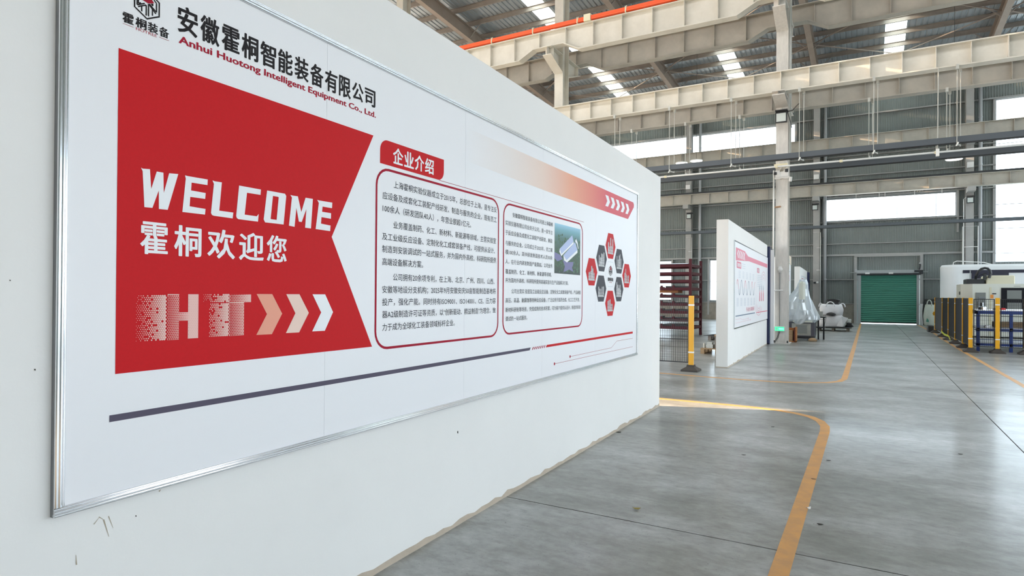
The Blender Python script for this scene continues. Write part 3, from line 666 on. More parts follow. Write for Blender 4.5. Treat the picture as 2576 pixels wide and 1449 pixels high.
for (s, mt) in (((-6.330, -6.252, -6.199, -6.278), 'salmon'), ((-6.178, -6.105, -6.050, -6.127), 'pale'), ((-6.029, -5.952, -5.901, -5.976), 'white')):
    plane_part('chevron', [[(s[0], 1.321), (s[1], 1.320), (s[2], 1.408), (s[1], 1.494), (s[0], 1.494), (s[3], 1.408)]], M[mt], PO, N2)
# logo
hx = [(-6.835, 2.546), (-6.835, 2.494), (-6.790, 2.467), (-6.745, 2.493), (-6.745, 2.546), (-6.790, 2.573)]
hi = [(-6.790 + (x + 6.790) * .89, 2.520 + (z - 2.520) * .89) for x, z in hx]
lg = ring_polys(hx, hi)
for l in ([(-6.824, 2.535), (-6.824, 2.5054), (-6.7983, 2.5212)], [(-6.8199, 2.535), (-6.8198, 2.5124), (-6.8112, 2.518)], [(-6.8207, 2.5007), (-6.7931, 2.5176), (-6.7927, 2.4802)], [(-6.8085, 2.5072), (-6.8083, 2.4886)], [(-6.7849, 2.4807), (-6.7851, 2.5248)], [(-6.7851, 2.5248), (-6.7591, 2.5001)], [(-6.7713, 2.4886), (-6.7715, 2.5112)], [(-6.7822, 2.5261), (-6.7571, 2.5064), (-6.7574, 2.539), (-6.7666, 2.5469)], [(-6.7759, 2.5299), (-6.7706, 2.5235), (-6.7707, 2.5321)]): lg += pline(l, .0046)
plane_part('logo_mark', lg, M['black'], PO, N1)
plane_part('logo_flame', [[(-6.8057, 2.5298), (-6.7969, 2.5283), (-6.7864, 2.5259), (-6.7664, 2.535), (-6.7734, 2.5439), (-6.779, 2.556), (-6.790, 2.565), (-6.798, 2.548), (-6.808, 2.543)]], M['dred'], PO, N2)
lx = [(-6.872, -6.835), (-6.829, -6.791), (-6.787, -6.751), (-6.747, -6.711)]
text_part('logo_text', [(c, a, q, 2.427, 2.463, .03) for c, (a, q) in zip('霍桐装备', lx)], M['black'], PO, N1)
text_part('logo_name', [('HOTREE', -6.827, -6.755, 2.4165, 2.4265)], M['dred'], PO, N1)
plane_part('logo_rule', [seg((-6.871, 2.4215), (-6.835, 2.4215), .0012), seg((-6.747, 2.4215), (-6.711, 2.4215), .0012)], M['dred'], PO, N1)
ti = '安徽霍桐智能装备有限公司'; T0, T1 = -6.684, -5.610; pw = (T1 - T0) / 12
hts = {'公': (2.480, 2.570), '司': (2.478, 2.566)}
for i, c in enumerate(ti):
    a = T0 + pw * i + .004; z0, z1 = hts.get(c, (2.470, 2.573))
    text_part('title_character', [(c, a, a + pw - .010, z0 + .0, z1, .028)], M['black'], PO, N1)
text_part('english_title', [('Anhui Huotong Intelligent Equipment Co., Ltd.', -6.675, -5.612, 2.419, 2.457, .030)], M['dred'], PO, N1)
# tab, boxes, texts
plane_part('heading_tab', [rrect(-5.576, -5.0, 2.197, 2.330, .058, corners=(0, 1, 0, 1))], M['red'], PO, N1)
hw = .0945
text_part('heading_text', [(c, -5.474 + hw * i, -5.474 + hw * i + .086, 2.216, 2.306, .03) for i, c in enumerate('企业介绍')], M['white'], PO, N2)
plane_part('text_frame', outline(-5.608, -4.325, 1.198, 2.178, .10, .0135), M['dred'], PO, N1)
plane_part('text_frame', outline(-4.266, -2.766, 1.202, 2.174, .10, .0135), M['dred'], PO, N1)
plane_part('thin_rule', [seg((-5.05, 2.1955), (-2.743, 2.1925), .0028)], M['dred'], PO, N1)
T = [("上海霍桐实验仪器成立于2015年，总部位于上海，是专注反", -5.465, -4.360, 2.101), ("应设备及成套化工装配产线研发、制造与服务的企业，现有员工", -5.554, -4.360, 2.029),
     ("100余人（研发团队40人），年营业额超1亿元。", -5.553, -4.690, 1.960), ("业务覆盖制药、化工、新材料、新能源等领域，主营实验室", -5.465, -4.366, 1.879),
     ("及工业级反应设备、定制化化工成套装备产线，可提供从设计、", -5.554, -4.380, 1.808), ("制造到安装调试的一站式服务，并为国内外高校、科研院所提供", -5.554, -4.362, 1.741),
     ("高端设备解决方案。", -5.553, -5.200, 1.672), ("公司拥有20余项专利，在上海、北京、广州、四川、山西、", -5.465, -4.384, 1.591),
     ("安徽等地设分支机构；2025年9月安徽安庆50亩智能制造基地将", -5.551, -4.366, 1.522), ("投产，强化产能。同时持有ISO9001、ISO14001、CE、压力容", -5.550, -4.365, 1.454),
     ("器A2级制造许可证等资质，以“创新驱动、精益制造”为理念，致", -5.549, -4.364, 1.387), ("力于成为全球化工装备领域标杆企业。", -5.548, -4.870, 1.318)]
for t, a, c, z in T: text_part('text_line', [(t, a, c, z - .0215, z + .0215, .003, CJK)], M['body'], PO, N1)
T2 = [("安徽霍桐智能装备有限公司是上海霍桐", -4.127, -3.430, 2.095), ("实验仪器有限公司全资子公司，是一家专注", -4.233, -3.434, 2.026), ("于反应设备及成套化工装配产线研发、制造", -4.232, -3.434, 1.955),
      ("与服务的企业。公司成立于2025年，员工规", -4.231, -3.432, 1.878), ("模100余人，其中研发制造技术人员30余", -4.230, -3.432, 1.812), ("人，在行业内研发制造产能靠前。公司业务", -4.229, -3.430, 1.743),
      ("覆盖制药、化工、新材料、新能源等领域，", -4.227, -3.445, 1.669), ("并为国内外高校、科研院所提供高端实验与生产设备解决方案。", -4.227, -3.094, 1.605), ("公司主营实 验室及工业级反应设备、定制化化工成套装备产线，产品涵盖", -4.136, -2.812, 1.524),
      ("高压、高温、耐腐蚀等特种反应设备，广泛应用于医药合成、化工工艺开发、", -4.224, -2.830, 1.456), ("新材料研制等场景。凭借成熟的技术积累，可为客户提供从设计、制造到安装", -4.223, -2.810, 1.386), ("调试的一站式服务。", -4.222, -3.880, 1.320)]
for t, a, c, z in T2: text_part('text_line', [(t, a, c, z - .019, z + .019, .003, CJK)], M['body'], PO, N1)
# aerial photo print
ph = plane_part('photo_print', [[(-3.390, 1.685), (-2.826, 1.685), (-2.826, 2.116), (-3.390, 2.116)]], M['aerial'], PO, N1)
def q(x, y):    # photo picture coords 0..1
    return (-3.390 + .564 * x, 1.685 + .431 * y)
trees = []
for i in range(150):
    x, y = rnd.uniform(.03, .97), rnd.uniform(.03, .80); trees.append([q(a, c) for a, c in circ(x, y, rnd.uniform(.012, .035), 6)])
plane_part('photo_trees', trees, M['forest'], PO, N1 + .0003)
plane_part('photo_roofs', [[q(.18, .50), q(.66, .83), q(.72, .70), q(.25, .40)], [q(.32, .38), q(.78, .70), q(.88, .54), q(.44, .29)]], M['roofblue'], PO, N1 + .0006)
plane_part('photo_walls', [[q(.18, .50), q(.25, .40), q(.25, .35), q(.17, .44)], [q(.25, .40), q(.72, .70), q(.72, .66), q(.25, .36)], [q(.44, .29), q(.88, .54), q(.88, .48), q(.46, .24), q(.34, .28), q(.32, .38)], [q(.78, .72), q(.86, .66), q(.90, .56), q(.92, .58), q(.88, .70), q(.82, .77)]], M['white'], PO, N1 + .0009)
plane_part('photo_plaza', [[q(.30, .28), q(.48, .25), q(.72, .27), q(.70, .20), q(.66, .14), q(.72, .06), q(.55, .10), q(.42, .06), q(.33, .04), q(.38, .15), q(.34, .22)], [q(.0, .42), q(.2, .38), q(.3, .3), q(.1, .24), q(.0, .3)]], M['plaza'], PO, N1 + .0005)
# gradient band with arrows
plane_part('gradient_band', [[(-4.75, 2.372), (-3.36, 2.360), (-1.431, 2.372), (-1.22, 2.535), (-1.215, 2.565), (-1.24, 2.589), (-4.75, 2.592)]], M['band'], PO, N1)
for k in range(5):
    x = -2.17 + .161 * k; plane_part('arrow', [[(x, 2.425), (x + .08, 2.425), (x + .140, 2.482), (x + .09, 2.540), (x, 2.540), (x + .055, 2.482)]], M['white'], PO, N2)
# hexagon cluster
HX = [(-2.000, 2.020, 'red'), (-2.264, 1.876, 'charcoal'), (-1.726, 1.873, 'charcoal'), (-2.535, 1.727, 'red'), (-1.463, 1.722, 'red'), (-2.275, 1.567, 'charcoal'), (-1.730, 1.566, 'charcoal'), (-2.003, 1.414, 'red')]
for i, (cx, cz, mt) in enumerate(HX):
    h = plane_part('hexagon', [hexa(cx, cz, .152, .133)], M[mt], PO, N1)
    r = random.Random(40 + i); L_ = []; W_ = []; K_ = []
    base = cz - .085
    L_.append([(cx - .085, base), (cx + .085, base), (cx + .075, base + .018), (cx - .085, base + .02)])
    for k in range(5):
        x = cx - .08 + k * .033; hh = r.uniform(.05, .15); w = r.uniform(.016, .03)
        L_.append([(x, base + .02), (x + w, base + .02), (x + w, base + .02 + hh), (x + w * .5, base + .03 + hh), (x, base + .02 + hh)])
        W_.append([(x + .003, base + .03), (x + w * .5, base + .03), (x + w * .5, base + hh * .8), (x + .003, base + hh * .8)])
        K_.append(seg((x + w, base + .02), (x + w, base + .02 + hh), .003)); K_.append(seg((x, base + .02 + hh * .5), (x + w, base + .02 + hh * .5), .003))
    K_ += pline([(cx - .08, base + .06), (cx + .08, base + .05)], .003)
    plane_part('picture_body', L_, M['lgrey'], h, N2); plane_part('picture_highlight', W_, M['white'], h, N2 + .0003); plane_part('picture_lines', K_, M['mgrey'], h, N2 + .0006)
cx, cz = -1.997, 1.722
h = plane_part('hexagon', ring_polys(hexa(cx, cz, .152, .133), hexa(cx, cz, .147, .128)), M['palegrey'], PO, N1)
k = .055; sc_ = lambda x, z: (cx + (x + 6.790) * 1.15, cz + .035 + (z - 2.52) * 1.05)
plane_part('logo_mark', [[sc_(*p) for p in pl] for pl in lg], M['black'], h, N2)
plane_part('logo_flame', [[sc_(*p) for p in [(-6.8057, 2.5298), (-6.7864, 2.5259), (-6.7664, 2.535), (-6.7734, 2.5439), (-6.79, 2.575), (-6.808, 2.543)]]], M['dred'], h, N3)
text_part('logo_text', [('霍桐装备', cx - .085, cx + .085, cz - .075, cz - .035, .03)], M['black'], h, N2)
text_part('logo_name', [('HOTREE', cx - .04, cx + .04, cz - .092, cz - .082)], M['dred'], h, N2)
# bars and lines
plane_part('grey_bar', [[(-6.900, 1.058), (-3.836, 1.060), (-3.818, 1.081), (-6.900, 1.081)]], M['grey'], PO, N1)
plane_part('slash', [[(-3.797 + .035 * k, 1.0605), (-3.781 + .035 * k, 1.0605), (-3.763 + .035 * k, 1.081), (-3.779 + .035 * k, 1.081)] for k in range(7)], M['dred'], PO, N1)
plane_part('red_bar', [[(-3.548, 1.061), (-1.229, 1.053), (-1.229, 1.076), (-3.528, 1.081)]], M['red'], PO, N1)
plane_part('circuit_line', pline([(-3.369, .908), (-1.225, .898)], .0028) + pline([(-3.04, .941), (-1.96, .939), (-1.784, 1.0), (-1.227, .996)], .0028) + [circ(-3.375, .908, .013), circ(-3.045, .941, .013)], M['dred'], PO, N1)

# ------------------------------------------------------------------ second poster
P = poster_root('poster', O2, 'framed poster with a red wave curve, far end of the second partition face')
box_part('board', [(.70, 7.06, .80, 2.70, .001, N0)], M['poster'], P)
b = MB()
for (a, c, e, f) in ((.67, 7.09, .775, .802), (.67, 7.09, 2.70, 2.725), (.67, .70, .802, 2.70), (7.06, 7.09, .802, 2.70)): MB().box(a, c, e, f, 0, .022).build('frame_rail', M['alu'], P)
plane_part('header_band', [[(.86, 2.29), (2.9, 2.375), (6.95, 2.38), (6.95, 2.495), (2.75, 2.49), (2.2, 2.58), (.86, 2.58)]], M['fadedred'], P, .020)
for k in range(5):
    x = 1.05 + .24 * k; plane_part('arrow', [[(x + .12, 2.36), (x + .22, 2.36), (x + .10, 2.45), (x + .22, 2.54), (x + .12, 2.54), (x, 2.45)]], M['white'], P, .022)
plane_part('heading_tab', [rrect(.98, 1.65, 2.13, 2.28, .04), rrect(4.5, 5.0, 2.15, 2.28, .04)], M['fadedred'], P, .020)
text_part('heading_text', [('发展历程', 1.05, 1.58, 2.16, 2.25, .03), ('企业文化', 4.56, 4.95, 2.17, 2.26, .03)], M['white'], P, .022)
wave_r = []; wave_b = []
pts = [(1.0 + 3.1 * i / 110, 1.70 + .17 * math.sin(2 * PI * (i / 110) * 5.2 + .4)) for i in range(111)]
for i in range(110):
    ph_ = int(((i / 110) * 5.2 * 2 + .13) // 1); (wave_r if ph_ in (0, 4, 8, 10) else wave_b).append(seg(pts[i], pts[i + 1], .028))
plane_part('wave_line', wave_r, M['fadedred'], P, .020); plane_part('wave_line', wave_b, M['bluegrey'], P, .020)
blk = []
for k in range(5):
    for r_ in range(5): x = 1.28 + .58 * k; blk.append(seg((x, 1.93 + r_ * .035), (x + .28, 1.93 + r_ * .035), .012))
for k in range(6):
    for r_ in range(7): x = .98 + .56 * k; blk.append(seg((x, 1.28 + r_ * .028), (x + .32, 1.28 + r_ * .028), .012))
for r_ in range(7): blk.append(seg((4.55, 1.78 + r_ * .05), (5.7, 1.78 + r_ * .05), .014))
for r_ in range(3): blk.append(seg((1.75, 2.16 + r_ * .05), (2.3, 2.16 + r_ * .05), .012))
plane_part('small_text', blk, M['palegrey'], P, .020)
text_part('slogan_text', [('齐心协力 高效协同', 2.5, 3.95, 1.12, 1.23, .01)], M['fadedred'], P, .020)
cv = []
for r_ in (.20, .30, .40, .50): cv += pline([(4.9 + r_ * 1.6 * math.cos(a), 1.28 + r_ * .62 * math.sin(a)) for a in [PI + i * PI / 12 * .9 for i in range(13)]], .016)
for r_ in (.12, .24, .34): cv += pline([(6.0 + r_ * 1.7 * math.cos(a), 1.95 + r_ * .8 * math.sin(a)) for a in [i * PI / 12 for i in range(13)]], .016)
cv += pline([(4.35, 2.1), (4.30, 1.5), (4.45, 1.25)], .014) + pline([(6.6, 2.0), (6.75, 1.6), (6.65, 1.25)], .014)
plane_part('arc_line', cv, M['palered'], P, .020)
ln = []
for k in range(3): x = 5.0 + .42 * k; ln.append([(x, 1.36), (x + .18, 1.36), (x + .22, 1.58), (x + .16, 1.70), (x + .05, 1.58)])
plane_part('leaf_shape', ln, M['fadedred'], P, .020); plane_part('leaf_shape', [[(x + .02, 1.62), (x + .15, 1.72), (x + .08, 1.85)] for x in (5.0, 5.42, 5.84)], M['bluegrey'], P, .020)
plane_part('rule', [seg((.86, 1.055), (4.1, 1.055), .026)], M['bluegrey'], P, .020); plane_part('rule', [seg((4.4, 1.055), (7.0, 1.05), .026)], M['fadedred'], P, .020)
plane_part('circuit_line', pline([(.86, .90), (3.2, .90)], .006) + pline([(.86, .98), (1.6, .98), (1.9, .94), (2.8, .945)], .006) + [circ(2.85, .945, .03), circ(3.25, .90, .03)], M['palered'], P, .020)
P = poster_root('poster', O3, 'blue-white poster with a red tab on the third partition, behind the column')
box_part('board', [(.4, 5.75, .45, 2.62, .001, N0)], M['poster'], P)
plane_part('heading_tab', [rrect(3.6, 5.0, 2.13, 2.36, .04)], M['fadedred'], P, .020); text_part('heading_text', [('应用', 4.0, 4.9, 2.17, 2.33, .03)], M['white'], P, .022)
plane_part('small_text', [seg((3.3, z), (4.6 + .12 * (k % 3), z), .035) for k, z in enumerate((1.98, 1.93, 1.88, 1.76, 1.70, 1.58, 1.52))], M['palegrey'], P, .020)
plane_part('rule', [seg((.5, 2.53), (5.4, 2.53), .012)], M['bluegrey'], P, .020)
P = poster_root('poster', O4, 'small framed poster with a dark red header on the farthest partition')
box_part('board', [(1.1, 5.5, .9, 2.55, .001, N0)], M['poster'], P)
plane_part('header_band', [[(1.3, 2.12), (2.2, 2.18), (5.3, 2.17), (5.3, 2.30), (2.5, 2.30), (2.1, 2.42), (1.3, 2.42)]], M['dred'], P, .020)
plane_part('rule', [seg((1.2, 2.53), (5.4, 2.53), .012)], M['bluegrey'], P, .020)
plane_part('small_text', [seg((1.5, z), (4.8, z), .03) for z in (1.9, 1.82, 1.74, 1.6, 1.52, 1.44)], M['palegrey'], P, .020)

# carton standing on top of third partition
t = thing('carton', 'beige board with a teal drop emblem standing on top of the third partition', 'carton', (-2.8, 26.4, 2.83))
MB().box(-3.02, -2.86, 24.6, 27.72, 2.836, 3.19).build('body', M['beige'], t)
def drop(y, z, r): return [(y + r * math.cos(a) * .8, z + r * math.sin(a)) for a in [PI * 1.0 + PI * i / 8 for i in range(9)]] + [(y, z + r * 1.9)]
MB().prism(drop(26.9, 2.99, .09), -2.859, -2.853, 'x').build('emblem', M['teal'], t)
MB().box(-2.859, -2.854, 26.5, 27.2, 2.86, 2.88).build('emblem_text', M['teal'], t)
# navy board and pale board between second partition and column
t = thing('edge_board', 'tall dark navy board closing the far end of the second partition', 'board', (-2.70, 20.07, 0)); MB().box(-2.86, -2.70, 20.08, 20.30, 0, 3.06).build('panel', M['navy'], t)
MB().box(-2.88, -2.695, 20.08, 20.09, 0, .03).build('foot', M['dark'], t)
t = thing('edge_board', 'narrow pale board standing against the left side of the steel column', 'board', (-2.66, 20.5, 0)); MB().box(-2.74, -2.615, 20.42, 20.45, 0, 2.98).build('panel', M['encl'], t)
MB().box(-2.75, -2.61, 20.41, 20.46, 2.98, 3.0).build('cap', M['alu'], t)
t = thing('edge_board', 'dark navy board behind the far end of the farthest partition', 'board', (-3.1, 38, 0)); MB().box(-3.15, -2.98, 38.15, 38.6, 0, 2.9).build('panel', M['navy'], t); MB().box(-3.16, -2.97, 38.14, 38.61, 0, .04).build('foot', M['dark'], t)

# ------------------------------------------------------------------ fittings on the column
X0, YF = -2.42, 20.6
t = thing('exit_sign', 'small green lit running man exit sign low on the steel column', 'sign', (X0 - .06, YF, .39))
MB().bbox(X0 - .24, X0 + .13, YF - .05, YF - .002, .395, .545, .008).build('housing', M['exitbody'], t)
MB().box(X0 - .175, X0 + .10, YF - .054, YF - .05, .405, .535).build('light_panel', M['green'], t)
b = MB()
def xz(polys, y0, y1):
    for p in polys: b.prism(p, y0, y1, 'y')
mx, mz = X0 - .115, .47
xz([circ(mx + .01, mz + .038, .011, 10), seg((mx + .005, mz + .026), (mx - .005, mz - .012), .014), seg((mx, mz + .02), (mx + .028, mz + .008), .007), seg((mx, mz + .02), (mx - .024, mz + .004), .007), seg((mx - .005, mz - .012), (mx + .022, mz - .022), .009), seg((mx + .022, mz - .022), (mx + .02, mz - .05), .009), seg((mx - .005, mz - .012), (mx - .022, mz - .03), .009), seg((mx - .022, mz - .03), (mx - .045, mz - .032), .009)], YF - .057, YF - .054)
b.build('running_man', M['exitbody'], t)
vs, fs = text_mesh('安全出口', .01)
ax, bx = min(v[0] for v in vs), max(v[0] for v in vs); ay, by = min(v[1] for v in vs), max(v[1] for v in vs)
MB().add([(X0 - .055 + (v[0] - ax) / (bx - ax) * .14, YF - .0565, .452 + (v[1] - ay) / (by - ay) * .038) for v in vs], fs).build('sign_text', M['mint'], t)
t = thing('floodlight', 'square floodlight hanging under the lower beam on the front of the steel column', 'lamp', (X0, YF, 7.15))
MB().box(X0 - .17, X0 + .19, YF - .30, YF - .002, 7.33, 7.37).build('bracket', M['dark'], t)
MB().bbox(X0 - .17, X0 + .17, YF - .24, YF - .16, 6.98, 7.32, .01).build('housing', M['dark'], t)
MB().box(X0 - .14, X0 + .14, YF - .247, YF - .24, 7.01, 7.27).build('glass', M['floodglass'], t)
for i, (x, z) in enumerate(((-10.06, 6.59), (-2.72, 6.69), (4.66, 6.61))):
    t = thing('floodlight', ['small floodlight on the wall column behind the maroon rack', 'small floodlight on the wall column left of the middle window', 'small floodlight on the wall column right of the middle window'][i], 'lamp', (x, 38.75, z))
    MB().box(x - .17, x + .20, 38.55, 38.9, z + .19, z + .23).build('bracket', M['dark'], t); MB().bbox(x - .17, x + .15, 38.6, 38.68, z - .16, z + .16, .01).build('housing', M['dark'], t)
    MB().box(x - .13, x + .11, 38.592, 38.6, z - .12, z + .12).build('glass', M['floodglass'], t)
t = thing('alarm_bell', 'round white alarm sounder on the steel column above the exit sign', 'alarm', (X0 - .03, YF, 2.36))
b = MB(); rings = [[(X0 - .03 + r * math.cos(2 * PI * k / 18), YF - d_, 2.36 + r * math.sin(2 * PI * k / 18)) for k in range(18)] for r, d_ in ((.075, 0), (.075, .03), (.055, .06), (.02, .07))]
b.loft(rings); b.build('dome', M['whitepipe'], t, True)
MB().box(X0 - .08, X0 + .02, YF - .012, YF - .001, 2.26, 2.46).build('back_plate', M['whitepipe'], t)
t = thing('conduit', 'thin grey cable conduit running down the column face from the alarm to the exit sign', 'pipe', (X0 - .04, YF, .55))
MB().tube([(X0 - .04, YF - .012, 2.26), (X0 - .04, YF - .012, .55)], .011, 6).build('pipe', M['machgrey'], t)
MB().tube([(X0 - .06, YF - .02, .39), (X0 - .1, YF - .05, .2), (X0 - .2, YF - .08, .03)], .009, 6).tube([(X0 - .03, YF - .02, .39), (X0 - .08, YF - .05, .18), (X0 - .17, YF - .09, .03)], .009, 6).build('loose_cable', M['dark'], t)
t = thing('water_pipe', 'thin white vertical pipe held on rusty clamps left of the steel column', 'pipe', (-2.65, 20.55, 1.35))
MB().tube([(-2.65, 20.55, 1.35), (-2.65, 20.55, 5.52)], .026, 10).build('pipe', M['whitepipe'], t, True)
MB().tube([(-2.65, 20.55, 1.28), (-2.65, 20.55, 1.42)], .036, 10).build('end_cap', M['whitepipe'], t)
for z in (4.34,): MB().tube([(-2.65, 20.56, z), (-2.44, 20.585, z + .02)], .022, 8).build('clamp', M['rust'], t)
MB().tube([(-2.66, 20.56, 1.69), (-2.36, 20.59, 1.69)], .022, 8).build('clamp', M['whitepipe'], t)
t = thing('cable_clamp', 'white clamped cable joint with two curled hoses wrapped round the steel column', 'clamp', (X0, YF, 5.4))
MB().box(-2.62, -2.22, 20.36, 20.595, 5.60, 5.68).build('plate', M['cream'], t)
MB().box(-2.60, -2.46, 20.50, 20.598, 5.22, 5.50).box(-2.36, -2.22, 20.50, 20.598, 5.22, 5.50).box(-2.54, -2.30, 20.52, 20.596, 5.30, 5.46).build('shackle', M['whitepipe'], t)
MB().tube([(-2.61, 20.48, 5.25), (-2.18, 20.48, 5.27)], .03, 8).tube([(-2.16, 20.5, 5.12), (-2.14, 20.5, 5.26)], .045, 8).build('bar', M['whitepipe'], t)
MB().tube([(-2.46, 20.47, 5.50), (-2.42, 20.45, 5.58), (-2.43, 20.43, 5.66), (-2.5, 20.42, 5.72)], .014, 6).tube([(-2.34, 20.47, 5.45), (-2.25, 20.44, 5.55), (-2.22, 20.42, 5.68), (-2.26, 20.40, 5.76), (-2.34, 20.4, 5.76)], .014, 6).build('hose', M['whitepipe'], t)
MB().lathe([(.045, 0), (.045, .08)], (-2.60, 20.46, 5.36), 10).build('knob', M['dark'], t); MB().lathe([(.05, 0), (.05, .09)], (-2.26, 20.44, 5.42), 10).build('knob', M['dark'], t)
t = thing('hanging_cable', 'black cable looping from the column floodlight to the nearest hanging rods', 'cable', (-2.2, 20.4, 7.3))
MB().tube([(-2.24, 20.5, 7.34), (-2.1, 20.4, 7.32), (-1.95, 20.2, 7.4), (-1.86, 20.0, 7.4)], .014, 6).tube([(-2.24, 20.5, 7.3), (-2.16, 20.5, 7.0), (-2.12, 20.5, 6.8)], .01, 6).build('cable', M['dark'], t)
t = thing('conduit', 'bundle of thin vertical pipes along the right side of the steel column top', 'pipe', (-2.2, 20.7, 6.8))
for k, (x, y) in enumerate(((-2.20, 20.66), (-2.17, 20.74), (-2.20, 20.85))): MB().tube([(x, y, 5.9), (x, y, 11.6)], .012, 6).build('pipe', M['rod'], t)
MB().tube([(X0, 20.585, 6.9 + .48), (X0, 20.585, 7.5)], .012, 6).build('pipe', M['rod'], t)

# ------------------------------------------------------------------ orange conductor rail
t = thing('conductor_rail', 'bright orange crane conductor rail on top of the upper front beam', 'rail', (XL, 19.72, 11.3))
MB().prism([(19.66, 11.30), (19.78, 11.30), (19.78, 11.44), (19.75, 11.455), (19.69, 11.455), (19.66, 11.44)], XL, XR, 'x').build('rail', M['orange'], t)
MB().box(XL, XR, 19.652, 19.66, 11.355, 11.385).build('groove', M['orange'], t)
x = -22
while x < XR:
    MB().box(x - .015, x + .015, 19.64, 19.80, 11.25, 11.47).obar((x, 19.66, 11.26), (x + .05, 19.66, 11.48), .02, .02).build('clip', M['cream'], t); x += 1.83
MB().box(-8.92, -8.66, 19.62, 19.82, 11.26, 11.50).build('joint_cover', M['cream'], t)

# ------------------------------------------------------------------ suspended trays and rods
def tray(name, label, x0, x1, y, z0, z1, w=.16, mt='tray'):
    t = thing(name, label, 'cable tray', (x0, y, z0))
    MB().box(x0, x1, y - w / 2, y + w / 2, z0, z0 + .02).build('bottom', M['blk'], t)
    MB().box(x0, x1, y - w / 2, y - w / 2 + .012, z0 + .02, z1).build('side', M[mt], t); MB().box(x0, x1, y + w / 2 - .012, y + w / 2, z0 + .02, z1).build('side', M[mt], t)
    return t
tray('cable_tray', 'front dark suspended tray hung from rods under the lower front beam', XL, XR, 19.95, 5.70, 5.88)
tray('cable_tray', 'rear dark suspended tray seen just below the white thin pipe', XL, XR, 22.0, 5.70, 5.90)
t3 = tray('cable_tray', 'dark suspended tray running below the middle window along the back wall', -30, 13, 38.0, 5.38, 5.55, .12)
t = thing('thin_pipe', 'thin pale horizontal pipe suspended below the front tray', 'pipe', (XL, 19.95, 5.5)); MB().tube([(XL, 19.95, 5.51), (XR, 19.95, 5.51)], .028, 8).build('pipe', M['whitepipe'], t, True)
for x in (-.71, -2.5, 1.63, -6.0): MB().tube([(x - .04, 19.95, 5.51), (x + .04, 19.95, 5.51)], .042, 8).build('coupling', M['cream'], t)
for x in (-17.5, -11.5, 1.63): MB().tube([(x, 19.95, 5.51), (x, 19.95, 5.9)], .012, 6).build('hanger', M['rod'], t)
def rods(name, label, x, y, zt, zb, mt, group, dx=.10, long_=True):
    t = thing(name, label, 'hanger', (x, y, zb), group)
    for k, (ox, oy) in enumerate(((0, -.11), (dx, .11))): MB().tube([(x + ox, y + oy, zt - .04), (x + ox, y + oy, zb)], .011, 6).build('rod', M[mt], t)
    MB().box(x - .035, x + .035, y - .18, y - .10, zt - .09, zt + .035).build('beam_clamp', M[mt], t); MB().box(x + dx - .035, x + dx + .035, y + .10, y + .18, zt - .09, zt + .035).build('beam_clamp', M[mt], t)
    MB().obar((x, y - .12, zb + .02), (x + dx, y + .12, zb - .01), .03, .03).tube([(x - .02, y - .13, zb - .05), (x + .03, y - .12, zb + .05)], .02, 6).build('cross_piece', M[mt], t)
fx = [-9.79, -7.79, -5.84, -3.84, -1.84, .12, 2.09, 4.07, 6.0]
FL = ['behind the big partition, out of sight', 'first right of the big partition top', 'second in view from the big partition', 'just left of the steel column', 'just right of the steel column', 'midway to the tall window', 'nearest the tall window', 'at the right edge', 'beyond the right edge, out of view']
for x, l in zip(fx, FL): rods('hanging_rods', 'pair of pale rods on the front beam, ' + l, x, 19.95, 7.78, 5.66, 'rod', 'pale hanging rods on the front beam')
bx_ = [-7.9, -5.85, -3.95, 0.0, 2.05, 4.1]
BL = ['left of the first mullions', 'behind the second pale pair', 'left of the steel column', 'in the bay right of the column', 'near the oval lamp', 'right of the oval lamp']
for x, l in zip(bx_, BL): rods('hanging_rods', 'thinner rear rods under the shaded beam, ' + l, x, 22.0, 7.78, 5.93, 'rod', 'rear hanging rods')
t = thing('drop_rod', 'single pale rod dropping from the lower front beam to the thin pipe', 'hanger', (1.66, 19.8, 5.5)); MB().tube([(1.66, 19.80, 7.8), (1.66, 19.93, 5.5)], .014, 6).build('rod', M['rod'], t); MB().box(1.62, 1.70, 19.9, 19.98, 5.40, 5.60).build('turnbuckle', M['whitepipe'], t)
lw = ['oval high bay lamp left of the pair behind the front tray', 'oval high bay lamp right of the pair behind the front tray', 'single oval lamp below the rear tray on the right']
for (x, y, z), l in zip(((-7.65, 28, 7.69), (-6.97, 28, 7.73), (2.86, 28, 6.80)), lw):
    t = thing('high_bay_lamp', l, 'lamp', (x, y, z)); MB().lathe([(.29, 0), (.28, .035), (.10, .06), (.05, .09)], (x, y, z), 20).build('reflector', M['whitepipe'], t, True)
    MB().lathe([(.275, -.012), (.275, -.002)], (x, y, z), 20).build('diffuser', M['lamp'], t)
    MB().tube([(x, y, z + .08), (x, y, rz(y) + .01)], .008, 5).build('cord', M['dark'], t)
